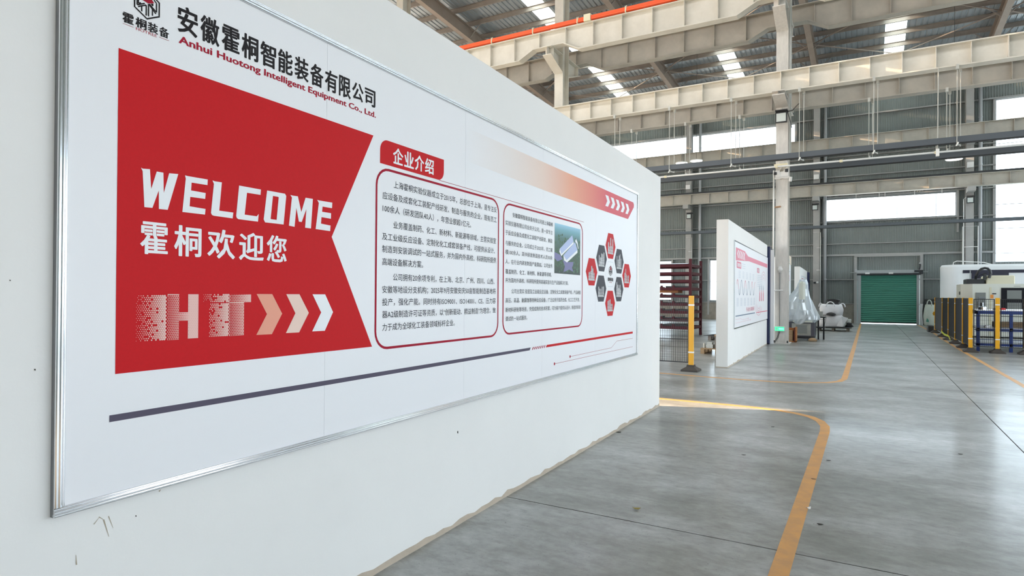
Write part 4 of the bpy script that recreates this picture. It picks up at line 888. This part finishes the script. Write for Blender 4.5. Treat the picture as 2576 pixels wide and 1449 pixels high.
# pinkish pipe over the middle window
t = thing('sprinkler_pipe', 'pinkish thin pipe with short drops over the middle window', 'pipe', (-2.3, 38.9, 7.35)); MB().tube([(-2.28, 38.95, 7.36), (4.5, 38.95, 7.36)], .022, 8).build('pipe', M['palered'], t)
for x in (-2.27, -.62, .52, .80, 2.2, 3.45): MB().tube([(x, 38.95, 7.36), (x, 38.95, 7.05)], .014, 6).build('drop', M['whitepipe'], t)
t = thing('cable_loop', 'white square loop of conduit on the wall column above the white machine', 'pipe', (4.67, 38.8, 3.0))
MB().tube([(4.36, 38.85, 2.9), (4.36, 38.85, 5.26), (5.02, 38.85, 5.26), (5.02, 38.85, 2.9)], .022, 6).build('pipe', M['whitepipe'], t)
MB().tube([(4.36, 38.85, 4.18), (5.02, 38.85, 4.18)], .02, 6).build('cross_pipe', M['whitepipe'], t)
b = MB().tube([(4.40, 38.85, 2.9), (4.40, 38.85, 6.7), (4.55, 38.85, 6.85)], .02, 6); b.build('riser', M['whitepipe'], t)
for x, l in ((-10.17, 'behind the maroon rack'), (-2.67, 'beside the farthest partition')):
    t = thing('conduit', 'thin white conduit down the wall column ' + l, 'pipe', (x + .2, 38.85, 0)); MB().tube([(x + .23, 38.88, .8), (x + .23, 38.88, 5.25), (x - .15, 38.88, 5.25)], .016, 6).build('pipe', M['whitepipe'], t)
    for z in (3.05, 4.35): MB().tube([(x + .02, 38.87, z), (x + .23, 38.87, z)], .014, 6).build('arm', M['whitepipe'], t)
t = thing('alarm_bell', 'small round white camera on the wall column beside the farthest partition', 'alarm', (-2.62, 38.8, 2.32)); MB().lathe([(.02, -.06), (.06, -.04), (.07, 0), (.06, .05), (.02, .07)], (-2.60, 38.80, 2.32), 12).build('dome', M['whitepipe'], t, True); MB().box(-2.8, -2.6, 38.83, 38.9, 2.28, 2.36).build('arm', M['dark'], t)

# ------------------------------------------------------------------ safety posts and fences
def post(label, loc, group='yellow fence posts'):
    t = thing('fence_post', label, 'post', loc, group); x, y = loc[:2]
    MB().bbox(x - .048, x + .048, y - .03, y + .03, .10, 1.50, .006).build('shaft', M['yellow'], t)
    for z in (.36, 1.30): MB().box(x - .052, x + .052, y - .034, y + .034, z, z + .03).build('reflective_band', M['reflect'], t)
    b = MB(); rg = lambda a, z: [(x - a, y - a, z), (x + a, y - a, z), (x + a, y + a, z), (x - a, y + a, z)]
    b.loft([rg(.165, 0), rg(.165, .035), rg(.085, .085), rg(.07, .10), rg(.07, .125)]); b.build('rubber_base', M['rubber'], t)
    return t
p0 = post('yellow safety post left of the second partition, beside the wire mesh panel', (-3.08, 12.05, 0))
for x, y, l in ((2.48, 20.45, 'yellow safety post at the near corner of the black panel fence'), (3.07, 20.40, 'yellow safety post in front of the blue bench, right of the corner post'), (3.68, 20.36, 'yellow safety post just outside the right edge'), (4.55, 31.3, 'yellow safety post in the rear, seen left of the dark machine door'), (5.19, 31.3, 'yellow safety post in the rear, in front of the dark machine door')):
    dup(p0, (x, y, 0), l)
for y, l in ((22.1, 'slim side view yellow post, second from the near corner of the black fence'), (23.9, 'slim side view yellow post, third from the near corner of the black fence'), (25.8, 'slim side view yellow post, fourth from the near corner of the black fence'), (27.8, 'slim side view yellow post, fifth from the near corner of the black fence'), (30.7, 'slim yellow post at the far end of the black fence')):
    dup(p0, (2.50, y, 0), l, PI / 2)
def meshpanel(label, x0, x1, y, z0=.16, z1=1.47, step=.045):
    t = thing('mesh_panel', label, 'fence', (x0, y, z0)); f = .02
    MB().box(x0, x1, y - .012, y + .012, z0, z0 + f).box(x0, x1, y - .012, y + .012, z1 - f, z1).box(x0, x0 + f, y - .012, y + .012, z0 + f, z1 - f).box(x1 - f, x1, y - .012, y + .012, z0 + f, z1 - f).box(x0, x1, y - .01, y + .01, .62, .635).box(x0, x1, y - .01, y + .01, 1.0, 1.015).build('frame', M['mesh'], t)
    b = MB(); x = x0 + f + step
    while x < x1 - f: b.box(x - .0028, x + .0028, y - .003, y + .003, z0 + f, z1 - f); x += step
    z = z0 + .10
    while z < z1 - f: b.box(x0 + f, x1 - f, y - .0025, y + .0025, z - .002, z + .002); z += .105
    o = b.build('wire_grid', M['mesh'], t); o['kind'] = 'stuff'
meshpanel('black wire mesh fence panel between the big partition and the yellow post', -4.9, -3.13, 12.06)
meshpanel('black wire mesh panel between the two near yellow posts on the right', 2.54, 3.01, 20.42)
meshpanel('black wire mesh panel right of the second near yellow post', 3.13, 3.63, 20.38)
meshpanel('black wire mesh panel in the rear, left of the dark machine door', 3.2, 4.49, 31.3)
meshpanel('black wire mesh panel in the rear, in front of the dark machine door', 4.61, 5.13, 31.3)
meshpanel('black wire mesh panel in the rear at the right edge', 5.25, 6.8, 31.3)
ys = [20.53, 22.1, 23.9, 25.8, 27.8, 30.7]
nm = ['nearest', 'second nearest', 'third', 'fourth', 'farthest, smoky grey']
for k in range(5):
    t = thing('safety_screen', f'{nm[k]} black solid panel of the fence along the right floor line', 'fence', (2.5, ys[k], .16), 'black solid fence panels')
    pm = M['clearpanel'] if k == 4 else M['panel']
    MB().box(2.494, 2.506, ys[k] + .07, ys[k + 1] - .05, .18, 1.47).build('panel', pm, t)
    b = MB(); a, c = ys[k] + .055, ys[k + 1] - .035
    b.box(2.487, 2.513, a, c, 1.47, 1.49).box(2.487, 2.513, a, c, .16, .18).box(2.487, 2.513, a, a + .02, .18, 1.47).box(2.487, 2.513, c - .02, c, .18, 1.47); b.build('frame', M['mesh'], t)
t = thing('latch', 'yellow latch on the far end post of the black fence', 'latch', (2.44, 30.6, .8)); MB().box(2.42, 2.47, 30.64, 30.72, .74, .90).build('body', M['yellow'], t); MB().box(2.40, 2.42, 30.6, 30.70, .80, .84).build('lever', M['yellow'], t)
t = thing('hazard_tape', 'strip of yellow green tape trailing under the black fence', 'tape', (2.5, 26, .1)); MB().add([(2.42, 24.5, .05), (2.44, 25.3, .14), (2.42, 26.3, .13), (2.40, 27.2, .2), (2.42, 24.5, .12), (2.44, 25.3, .20), (2.42, 26.3, .20), (2.40, 27.2, .28)], [(0, 1, 5, 4), (1, 2, 6, 5), (2, 3, 7, 6)]).build('strip', M['hazard'], t)

# ------------------------------------------------------------------ maroon rack at the left
t = thing('storage_rack', 'tall maroon steel rack with many shelf levels behind the mesh panel', 'rack', (-7.0, 22.7, 0))
RXR, RXL, RYF, RYB = -5.64, -9.4, 21.9, 23.45
for x in (RXR, RXL):
    for y in (RYF, RYB): MB().box(x - .045, x + .045, y - .045, y + .045, 0, 2.84).build('upright', M['rack'], t)
lv = [.32 + .285 * k for k in range(9)]
for z in lv:
    MB().box(RXL, RXR, RYF - .03, RYF + .03, z - .05, z + .05).build('front_beam', M['rack'], t)
    MB().box(RXL, RXR, RYB - .03, RYB + .03, z - .05, z + .05).build('rear_beam', M['rack'], t)
    MB().box(RXR - .03, RXR + .03, RYF, RYB, z - .05, z + .05).build('side_rail', M['rack'], t)
for k, z in enumerate(lv[:-1]):
    if k in (6, 7): continue
    b = MB(); 
    for q_ in range(3): 
        x = -9.3 + q_ * 1.25 + .2 * rnd.random(); b.box(x, x + .95, 22.0 + .2 * rnd.random(), 23.2, z + .05, z + .07 + .05 * rnd.random())
    tag(b.build('stacked_sheets', M['sheetblack']), ['pile of dark sheets on the lowest shelf of the maroon rack', 'pile of dark sheets on the second lowest shelf of the maroon rack', 'pile of dark sheets on the third shelf of the maroon rack', 'pile of dark sheets on the fourth shelf of the maroon rack', 'pile of dark sheets on the fifth shelf of the maroon rack', 'pile of dark sheets on the sixth shelf of the maroon rack'][k], 'sheets', 'sheet piles on the rack')
    for x in (-6.75, -6.3): MB().box(x, x + .08, RYF - .02, RYF + .06, z + .05, z + .13).build('stop_block', M['rack'], t)
tag(MB().box(-7.3, -5.7, 21.85, 23.4, 2.66, 2.68).build('top_sheet', M['alud']), 'thin pale metal sheet lying on the top shelf of the maroon rack', 'sheet')

# ------------------------------------------------------------------ pallets and goods
def pallet(label, x0, x1, y0, y1, z=0, mt='wood'):
    t = thing('pallet', label, 'pallet', ((x0 + x1) / 2, (y0 + y1) / 2, z)); h = .022
    n = 5; w = (y1 - y0) / (n * 1.25)
    for k in range(n): y = y0 + (y1 - y0 - w) * k / (n - 1); MB().box(x0, x1, y, y + w, z + .122, z + .144).build('deck_board', M[mt], t)
    for xx in (x0, (x0 + x1) / 2 - .05, x1 - .1):
        MB().box(xx, xx + .1, y0, y1, z, z + .02).build('bottom_board', M[mt], t)
        for yy in (y0, (y0 + y1) / 2 - .06, y1 - .12): MB().box(xx, xx + .1, yy, yy + .12, z + .02, z + .122).build('block', M[mt], t)
    return t
pallet('small wooden pallet on the floor beside the left edge of the second partition', -3.80, -2.95, 15.8, 16.7)
t = thing('crate', 'pale wooden crate standing on the small pallet by the second partition', 'crate', (-3.3, 16.1, .144))
for k in range(3): MB().box(-3.46 + .17 * k, -3.30 + .17 * k, 15.9, 16.4, .146, .50).build('plank', M['greywood'], t)
MB().box(-3.47, -2.95, 15.892, 15.90, .46, .50).build('batten', M['wood'], t)
tag(MB().bbox(-3.68, -3.50, 15.9, 16.1, .146, .24, .01).bbox(-3.66, -3.52, 15.92, 16.05, .24, .30, .01).build('machined_block', M['casting']), 'small stepped metal block on the small pallet left of the pale crate', 'metal part')
tag(MB().lathe([(.03, 0), (.03, .12), (.02, .13)], (-3.73, 15.93, .144), 10).build('metal_pin', M['casting']), 'thin upright metal pin at the left corner of the small pallet', 'metal part')
pallet('dark low pallet further back left of the second partition', -4.75, -3.7, 20.8, 21.7, 0, 'greywood')
tag(MB().add([(-4.9, 20.75, .15), (-3.8, 20.8, .15), (-3.8, 21.6, .15), (-4.6, 21.6, .15), (-4.9, 20.75, .16), (-4.3, 20.9, .24), (-3.9, 21.4, .26), (-4.5, 21.5, .18)], [(0, 1, 2, 3), (4, 5, 6, 7), (0, 1, 5, 4), (1, 2, 6, 5), (2, 3, 7, 6), (3, 0, 4, 7)]).build('folded_tarp', M['tarp']), 'crumpled dark tarp lying on the low pallet at the left', 'tarp')
tag(MB().lathe([(.14, 0), (.15, .05), (.15, .3), (.12, .33)], (-4.02, 19.6, 0), 14).build('blue_drum', M['bluesteel'], None, True), 'small blue drum just left of the second partition', 'drum')
tag(MB().bbox(-7.0, -6.2, 22.3, 22.9, 1.60, 1.70, .01).build('stored_carton', M['owood']), 'orange brown flat box on a middle shelf of the maroon rack', 'box')

def bagmesh(name, par, c, w, d_, h, seed, mt, bulge=.09, sag=.035):
    r = random.Random(seed); b = MB(); n = 28; rings = []
    L = 9
    for j in range(L + 1):
        t = j / L; z = h * t; e = 1 + bulge * math.sin(PI * min(1, t * 1.1)) - .06 * (t > .95)
        ring = []
        for k in range(n):
            a = 2 * PI * k / n; ca, sa = math.cos(a), math.sin(a); p = 5.0
            rr_ = (abs(ca) ** p + abs(sa) ** p) ** (-1 / p)
            f = e * (1 + .035 * math.sin(3 * a + seed + 3 * t) + r.uniform(-.02, .02))
            ring.append((c[0] + w / 2 * rr_ * ca * f, c[1] + d_ / 2 * rr_ * sa * f, c[2] + z + (sag * math.sin(2 * a + seed) * t)))
        rings.append(ring)
    b.loft(rings); return b.build(name, mt, par, True)
def loopb(par, c, w, h, mt, ax='x', r=.025):
    pts = []
    for i in range(13):
        a = PI * i / 12; dx = -w / 2 * math.cos(a); pts.append((c[0] + (dx if ax == 'x' else .02 * math.sin(a)), c[1] + (0 if ax == 'x' else dx), c[2] + h * math.sin(a)))
    MB().tube(pts, r, 6).build('handle', mt, par, True)
# stack of bags on a pallet, near the back wall
pallet('grey weathered pallet carrying the white bags left of the shutter', -1.95, -.72, 29.4, 30.5, 0, 'greywood')
tag(MB().box(-2.0, -.62, 29.35, 30.4, .146, .18).build('plywood_sheet', M['dark']), 'dark flat board between the grey pallet and the lower white bag', 'board')
t = thing('bulk_bag', 'lower big white woven bag on the grey pallet', 'bag', (-1.42, 29.9, .18)); bagmesh('sack', t, (-1.42, 29.9, .18), .95, .75, .48, 3, M['bag'])
MB().add([(-1.0, 29.45, .66), (-.75, 29.6, .58), (-.95, 29.4, .2), (-1.2, 29.42, .22)], [(0, 1, 2, 3)]).build('loose_flap', M['bag'], t)
t = thing('bulk_bag', 'upper big white woven bag with loop handles, stacked above the lower one', 'bag', (-1.42, 29.9, .72)); bagmesh('sack', t, (-1.42, 29.9, .70), .85, .65, .46, 8, M['bag'])
loopb(t, (-1.45, 29.55, 1.06), .34, .22, M['bag']); loopb(t, (-1.85, 29.7, 1.05), .12, .16, M['bag']); loopb(t, (-.98, 29.7, 1.05), .20, .16, M['bag'])
t = thing('black_bag', 'black plastic bag filling on top of the upper white bag', 'bag', (-1.35, 29.95, 1.16)); bagmesh('sack', t, (-1.35, 29.95, 1.15), .6, .42, .22, 5, M['tarp'], -.3)
tag(MB().lathe([(.02, 0), (.18, .03), (.2, .08), (.12, .14), (.02, .16)], (-1.42, 29.5, .66), 14).build('tarp_bundle', M['tarp'], None, True), 'small black bundle squeezed between the two white bags', 'bundle')
t = thing('hand_truck', 'thin grey metal trolley frame leaning in front of the lower white bag', 'trolley', (-1.75, 29.3, .18))
MB().tube([(-1.92, 29.3, .20), (-1.92, 29.3, .70), (-1.66, 29.3, .70), (-1.60, 29.3, .62), (-1.68, 29.3, .20)], .012, 6).build('frame', M['machgrey'], t); MB().tube([(-1.92, 29.3, .5), (-1.64, 29.3, .5)], .01, 6).build('rung', M['machgrey'], t)
tag(MB().lathe([(.16, 0), (.18, .03), (.10, .12), (.12, .16), (.05, .20)], (-.72, 29.9, .18), 14).build('cast_part', M['tarp'], None, True), 'dark round part on the right end of the board by the white bags', 'metal part')
t = thing('paint_tin', 'small white tub on the floor by the plinth left of the shutter', 'tub', (-.9, 38.5, 0)); MB().lathe([(.11, 0), (.13, .2), (.13, .22), (.12, .22)], (-.95, 38.6, 0), 14).build('body', M['whitepipe'], t, True); MB().lathe([(.12, .22), (.11, .24)], (-.95, 38.6, 0), 14).build('lid', M['encl'], t)
# bag right of shutter
t = thing('bulk_bag', 'cream woven bag with loop handle standing right of the green shutter', 'bag', (2.98, 38.3, 0)); bagmesh('sack', t, (3.0, 38.3, 0), .72, .6, 1.10, 12, M['bagc'], .12); loopb(t, (2.83, 38.0, 1.05), .22, .32, M['bagc'])
MB().add([(2.68, 37.93, .22), (2.80, 37.91, .2), (2.80, 37.91, .30), (2.72, 37.92, .42)], [(0, 1, 2, 3)]).build('green_print', M['door'], t)
t = thing('black_bag', 'black tarp heap behind the cream bag right of the shutter', 'bag', (3.1, 38.9, 0)); bagmesh('sack', t, (3.15, 38.95, 0), 1.0, .5, 1.38, 15, M['tarp'], .1)
tag(MB().box(2.48, 2.62, 38.9, 38.96, 0, 1.15).build('leaning_board', M['encl']), 'white board leaning beside the right shutter post', 'board')
tag(MB().bbox(2.28, 2.50, 31.2, 31.9, 0, .28, .02).build('black_box', M['dark']), 'low dark box at the far end of the black fence', 'box')
tag(MB().bbox(2.62, 3.05, 27.0, 27.9, 0, .22, .02).build('brown_box', M['wood']), 'brown flat box behind the farthest fence panel', 'box')

# ------------------------------------------------------------------ plastic wrapped machine
t = thing('milling_machine', 'milling machine on a grey base, wrapped in clear plastic, right of the steel column', 'machine', (-1.98, 23.0, 0))
MB().box(-2.40, -1.62, 22.55, 23.5, .06, .14).build('foot_frame', M['blk'], t)
MB().bbox(-2.42, -1.60, 22.55, 23.5, .14, .62, .012).build('base_cabinet', M['basecol'], t)
MB().box(-2.30, -1.70, 22.535, 22.55, .17, .58).build('front_panel', M['casting'], t); MB().box(-2.17, -1.82, 22.525, 22.535, .24, .52).build('hatch', M['machgrey'], t)
MB().box(-2.25, -1.65, 22.45, 23.4, .62, .68).build('table', M['machine'], t)
MB().bbox(-2.10, -1.86, 22.6, 23.1, .68, 1.40, .02).build('column', M['machine'], t)
MB().bbox(-2.08, -1.88, 22.45, 23.1, 1.40, 2.02, .06).build('head', M['machine'], t)
MB().bbox(-2.60, -2.08, 22.6, 23.2, 1.0, 1.35, .03).build('arm', M['machine'], t)
MB().box(-2.06, -1.90, 22.585, 22.6, .92, 1.02).box(-2.06, -1.90, 22.585, 22.6, .84, .88).box(-2.05, -1.90, 22.585, 22.6, .72, .80).build('control_panel', M['machgrey'], t)
MB().box(-1.84, -1.72, 22.55, 22.7, .70, .90).build('vice', M['casting'], t)
b = MB(); r = random.Random(5); n = 40; rings = []
prof = [(.60, -2.06, .47, .42), (.72, -2.02, .58, .46), (.86, -2.03, .57, .44), (1.05, -2.07, .50, .42), (1.3, -2.10, .44, .38), (1.5, -2.08, .34, .34), (1.75, -2.0, .20, .33), (1.95, -1.965, .15, .33), (2.08, -1.965, .10, .22), (2.10, -1.965, .03, .08)]
for j, (z, cx, rx_, ry_) in enumerate(prof):
    ring = []
    for k in range(n):
        a = 2 * PI * k / n; f = 1 + .06 * math.sin(7 * a + j * .7) + .05 * math.sin(13 * a - j) + r.uniform(-.025, .025)
        sx = rx_ * (1.06 if math.cos(a) < 0 else .95)
        ring.append((cx + sx * f * math.cos(a), 22.9 + (ry_ + .05) * f * math.sin(a), z + (.05 * math.sin(5 * a) if j == 0 else .015 * math.sin(4 * a + j))))
    rings.append(ring)
b.loft(rings, False).build('plastic_wrap', M['plastic'], t)
t = thing('crate', 'orange brown open wooden crate between the column and the wrapped machine', 'crate', (-2.2, 21.9, 0))
MB().box(-2.45, -2.05, 21.75, 21.78, .04, .46).build('back_panel', M['owood'], t); MB().box(-2.08, -2.05, 21.4, 21.75, .0, .50).build('side_panel', M['owood'], t); MB().box(-2.12, -2.08, 21.39, 21.75, .02, .48).build('side_panel', M['darkwood'], t)
MB().box(-2.45, -2.05, 21.4, 21.75, .0, .04).build('bottom_panel', M['owood'], t); MB().box(-2.32, -2.16, 21.45, 21.74, .04, .38).build('filling_block', M['wood'], t); MB().box(-2.45, -2.36, 21.42, 21.74, .04, .44).build('side_panel', M['owood'], t)
tag(MB().lathe([(.13, 0), (.14, .04), (.10, .09), (.04, .11)], (-1.63, 22.35, 0), 14).build('foot_cushion', M['wood'], None, True), 'small tan sack at the front right foot of the wrapped machine', 'sack')
t = thing('trolley', 'dark trolley just right of the wrapped machine', 'trolley', (-1.45, 23.5, 0))
for x in (-1.55, -1.38): MB().box(x, x + .05, 23.4, 23.45, 0, .78).build('leg', M['blk'], t)
MB().box(-1.58, -1.30, 23.3, 23.9, .76, .80).build('top', M['dark'], t); MB().box(-1.58, -1.32, 23.35, 23.9, .40, .44).build('shelf', M['dark'], t); MB().box(-1.55, -1.40, 23.4, 23.7, .80, .98).build('box', M['casting'], t)

# ------------------------------------------------------------------ machines at the right
t = thing('machine_enclosure', 'long white machine enclosure with dark window strip, at the right behind the fence', 'machine', (6.5, 34, 0))
pl = [(3.62, 37.0)] + [(3.60 + .62 * math.cos(a), 34.35 + .75 * math.sin(a)) for a in [PI + i * PI / 24 for i in range(13)]] + [(10.5, 33.6), (10.5, 37.0)]
b = MB(); b.loft([[(x, y, .05) for x, y in pl], [(x, y, 2.92) for x, y in pl], [(x + (.06 if x < 5 else -.05), y + (.05 if y < 35 else -.05), 3.02) for x, y in pl]]); b.build('shell', M['encl'], t)
MB().box(3.78, 10.3, 33.575, 33.6, 2.62, 2.76).build('dark_strip', M['enclwin'], t)
MB().box(4.1, 5.45, 33.57, 33.6, 2.36, 2.76).build('window', M['enclwin'], t)
MB().tube([(4.05, 33.55, 1.6), (4.05, 33.55, 2.74)], .02, 6).build('handle_bar', M['doorframe'], t)
MB().tube([(3.45, 34.0, 3.0), (3.47, 34.0, 3.14), (3.6, 34.0, 3.2), (4.6, 34.0, 3.12), (4.9, 34.0, 3.02)], .022, 6).build('top_rail', M['whitepipe'], t)
t = thing('machining_centre', 'cream machining centre with a dark sliding door behind the blue bench', 'machine', (5.0, 29.0, 0))
b = MB(); pl = [(3.42, 30.4), (3.17, 30.1), (3.17, 28.75), (3.48, 28.2), (8.0, 28.2), (8.0, 30.4)]
b.loft([[(x, y, .05) for x, y in pl], [(x, y, 2.03) for x, y in pl]]); b.build('body', M['creampaint'], t)
MB().bbox(3.92, 4.78, 28.3, 29.6, 2.03, 2.35, .03).build('top_cover', M['creamy'], t)
MB().box(4.35, 8.0, 28.17, 28.2, .9, 1.88).build('sliding_door', M['panel'], t)
MB().box(4.52, 4.95, 28.155, 28.17, 1.47, 1.79).build('door_window', M['machgrey'], t); MB().box(4.52, 4.95, 28.155, 28.17, 1.0, 1.33).build('door_window', M['machgrey'], t)
MB().box(3.58, 3.88, 28.16, 28.2, 1.05, 1.70).build('side_opening', M['machgrey'], t); MB().box(3.66, 3.86, 28.14, 28.17, 1.48, 1.53).box(3.64, 3.70, 28.13, 28.17, 1.14, 1.36).lathe([(.05, 0), (.05, .2)], (3.77, 28.14, 1.12), 8).build('tool_head', M['alud'], t)
MB().box(4.02, 4.12, 28.18, 28.2, 1.48, 1.62).build('warning_label', M['orange2'], t); MB().box(4.08, 4.20, 28.18, 28.2, 1.64, 1.68).build('switch', M['dark'], t)
MB().box(4.0, 4.06, 28.185, 28.2, .1, 1.9).build('panel_seam', M['creamy'], t); MB().box(4.72, 4.92, 28.188, 28.2, 1.93, 1.95).build('maker_plate', M['casting'], t)
MB().box(3.17 - .012, 3.17, 28.9, 29.2, 1.62, 1.74).box(3.158, 3.17, 28.85, 29.05, 1.3, 1.5).build('side_vent', M['dark'], t)
t = thing('cable_chain_arm', 'black looping cable chain arm on top of the cream machine', 'arm', (3.4, 27.9, 2.03))
MB().bbox(3.30, 3.88, 28.35, 29.2, 2.04, 2.22, .02).build('base', M['dark'], t)
pts = [(3.60, 28.40, 2.2), (3.60, 28.3, 2.35), (3.66, 28.24, 2.50), (3.76, 28.24, 2.60), (3.86, 28.24, 2.63), (3.95, 28.24, 2.61), (4.02, 28.24, 2.53), (4.04, 28.24, 2.42), (3.99, 28.24, 2.25)]
MB().tube(pts, .045, 8).build('chain', M['dark'], t)
MB().box(3.84, 3.90, 28.22, 28.5, 2.2, 2.42).build('bracket', M['dark'], t); MB().tube([(3.85, 28.48, 2.44), (3.95, 28.48, 2.44)], .012, 6).tube([(3.68, 28.48, 2.27), (3.74, 28.48, 2.36), (3.85, 28.48, 2.40)], .012, 6).build('hose', M['blk'], t)
t = thing('workbench', 'dark blue steel workbench with pale top and lower shelf behind the yellow posts', 'bench', (3.6, 22.3, 0))
x0, x1, y0, y1 = 2.66, 4.9, 20.95, 23.2
MB().box(x0, x1, y0, y1, 1.135, 1.16).build('top', M['benchtop'], t)
MB().box(x0, x1, y0, y0 + .05, 1.05, 1.135).box(x0, x1, y1 - .05, y1, 1.05, 1.135).box(x0, x0 + .05, y0, y1, 1.05, 1.135).build('top_frame', M['bluesteel'], t)
MB().box(x0, x1, y0, y1, .64, .655).build('shelf', M['benchtop'], t); MB().box(x0, x1, y0, y0 + .05, .57, .64).build('shelf_rail', M['bluesteel'], t); MB().box(x0, x1, y1 - .05, y1, .57, .64).build('shelf_rail', M['bluesteel'], t)
MB().box(x0, x1, y0, y0 + .05, .16, .22).build('foot_rail', M['bluesteel'], t); MB().box(x0, x1, y1 - .05, y1, .16, .22).build('foot_rail', M['bluesteel'], t); MB().box(x0, x1, y0 + .05, y1 - .05, .19, .205).build('bottom_shelf', M['benchtop'], t)
for x in (x0 + .02, 3.42, 4.7):
    for y in (y0, y1 - .07): MB().box(x, x + .075, y, y + .07, 0, 1.05).build('leg', M['bluesteel'], t)
for i, (x, y, z, w, h, mt, l) in enumerate(((2.9, 21.6, 1.16, .10, .10, 'alu', 'shiny small metal part on the left end of the blue bench'), (3.2, 21.5, 1.16, .07, .06, 'dark', 'black small tool in the middle of the blue bench top'), (3.4, 21.8, 1.16, .08, .05, 'red', 'small red part on the blue bench top'), (2.95, 21.3, .655, .06, .07, 'whitepipe', 'small white cylinder on the bench shelf'))):
    tag(MB().lathe([(w, 0), (w, h * .7), (w * .5, h)], (x, y, z), 12).build('bench_part', M[mt]), l, 'metal part')
tag(MB().bbox(3.25, 4.1, 21.9, 22.5, .656, .80, .01).build('carton_flat', M['wood']), 'flat brown carton on the middle shelf of the blue bench', 'box')

# ------------------------------------------------------------------ litter on the floor
def lit(name, x, y, w, h, mt, label, cat, rot=0, curl=.004):
    w *= .8; h *= .9
    b = MB(); pts = [(-.5, 0), (-.25, .28), (.15, .32), (.5, .05), (.2, -.25), (-.2, -.3)]; c, s = math.cos(rot), math.sin(rot)
    bot = [(x + w * (p * c - q_ * s), y + h * (p * s + q_ * c), .0022 + curl * abs(p)) for p, q_ in pts]; top = [(a, c_, z + .002) for a, c_, z in bot]
    b.loft([bot, top]); tag(b.build(name, M[mt]), label, cat)
lit('dry_leaf', -1.41, 4.05, .075, .04, 'leaf', 'curled yellow brown dry leaf on the floor left of the line', 'leaf', .3, .03)
lit('paper_scrap', -.36, 4.66, .055, .035, 'reflect', 'small white paper scrap lying on the foreground yellow line', 'scrap', .8, .04)
lit('dirt_chip', -.27, 4.40, .05, .03, 'dirt', 'black dirt chip just right of the foreground line', 'dirt', 0)
lit('dirt_chip', -.385, 5.46, .05, .016, 'dirt', 'dark sliver lying across the right edge of the foreground line', 'dirt', -.3)
lit('dirt_chip', -.31, 6.15, .05, .025, 'dirt', 'dark chip right of the line, further up than the others', 'dirt', .2)
lit('dirt_chip', -1.02, 5.95, .05, .02, 'dirt', 'dark chip well left of the foreground line', 'dirt', .2)
lit('dirt_chip', -2.38, 6.24, .09, .05, 'dirt', 'black crumb against the foot of the big partition', 'dirt', .9)
lit('dirt_chip', .78, 7.05, .05, .03, 'dirt', 'dark speck on the open floor right of the line bend', 'dirt', .1)
lit('dirt_chip', -.95, 7.4, .05, .02, 'dirt', 'tiny dark mark inside the bend of the foreground line', 'dirt', .5)
for o in bpy.data.objects:
    if '_w' in o: del o['_w']
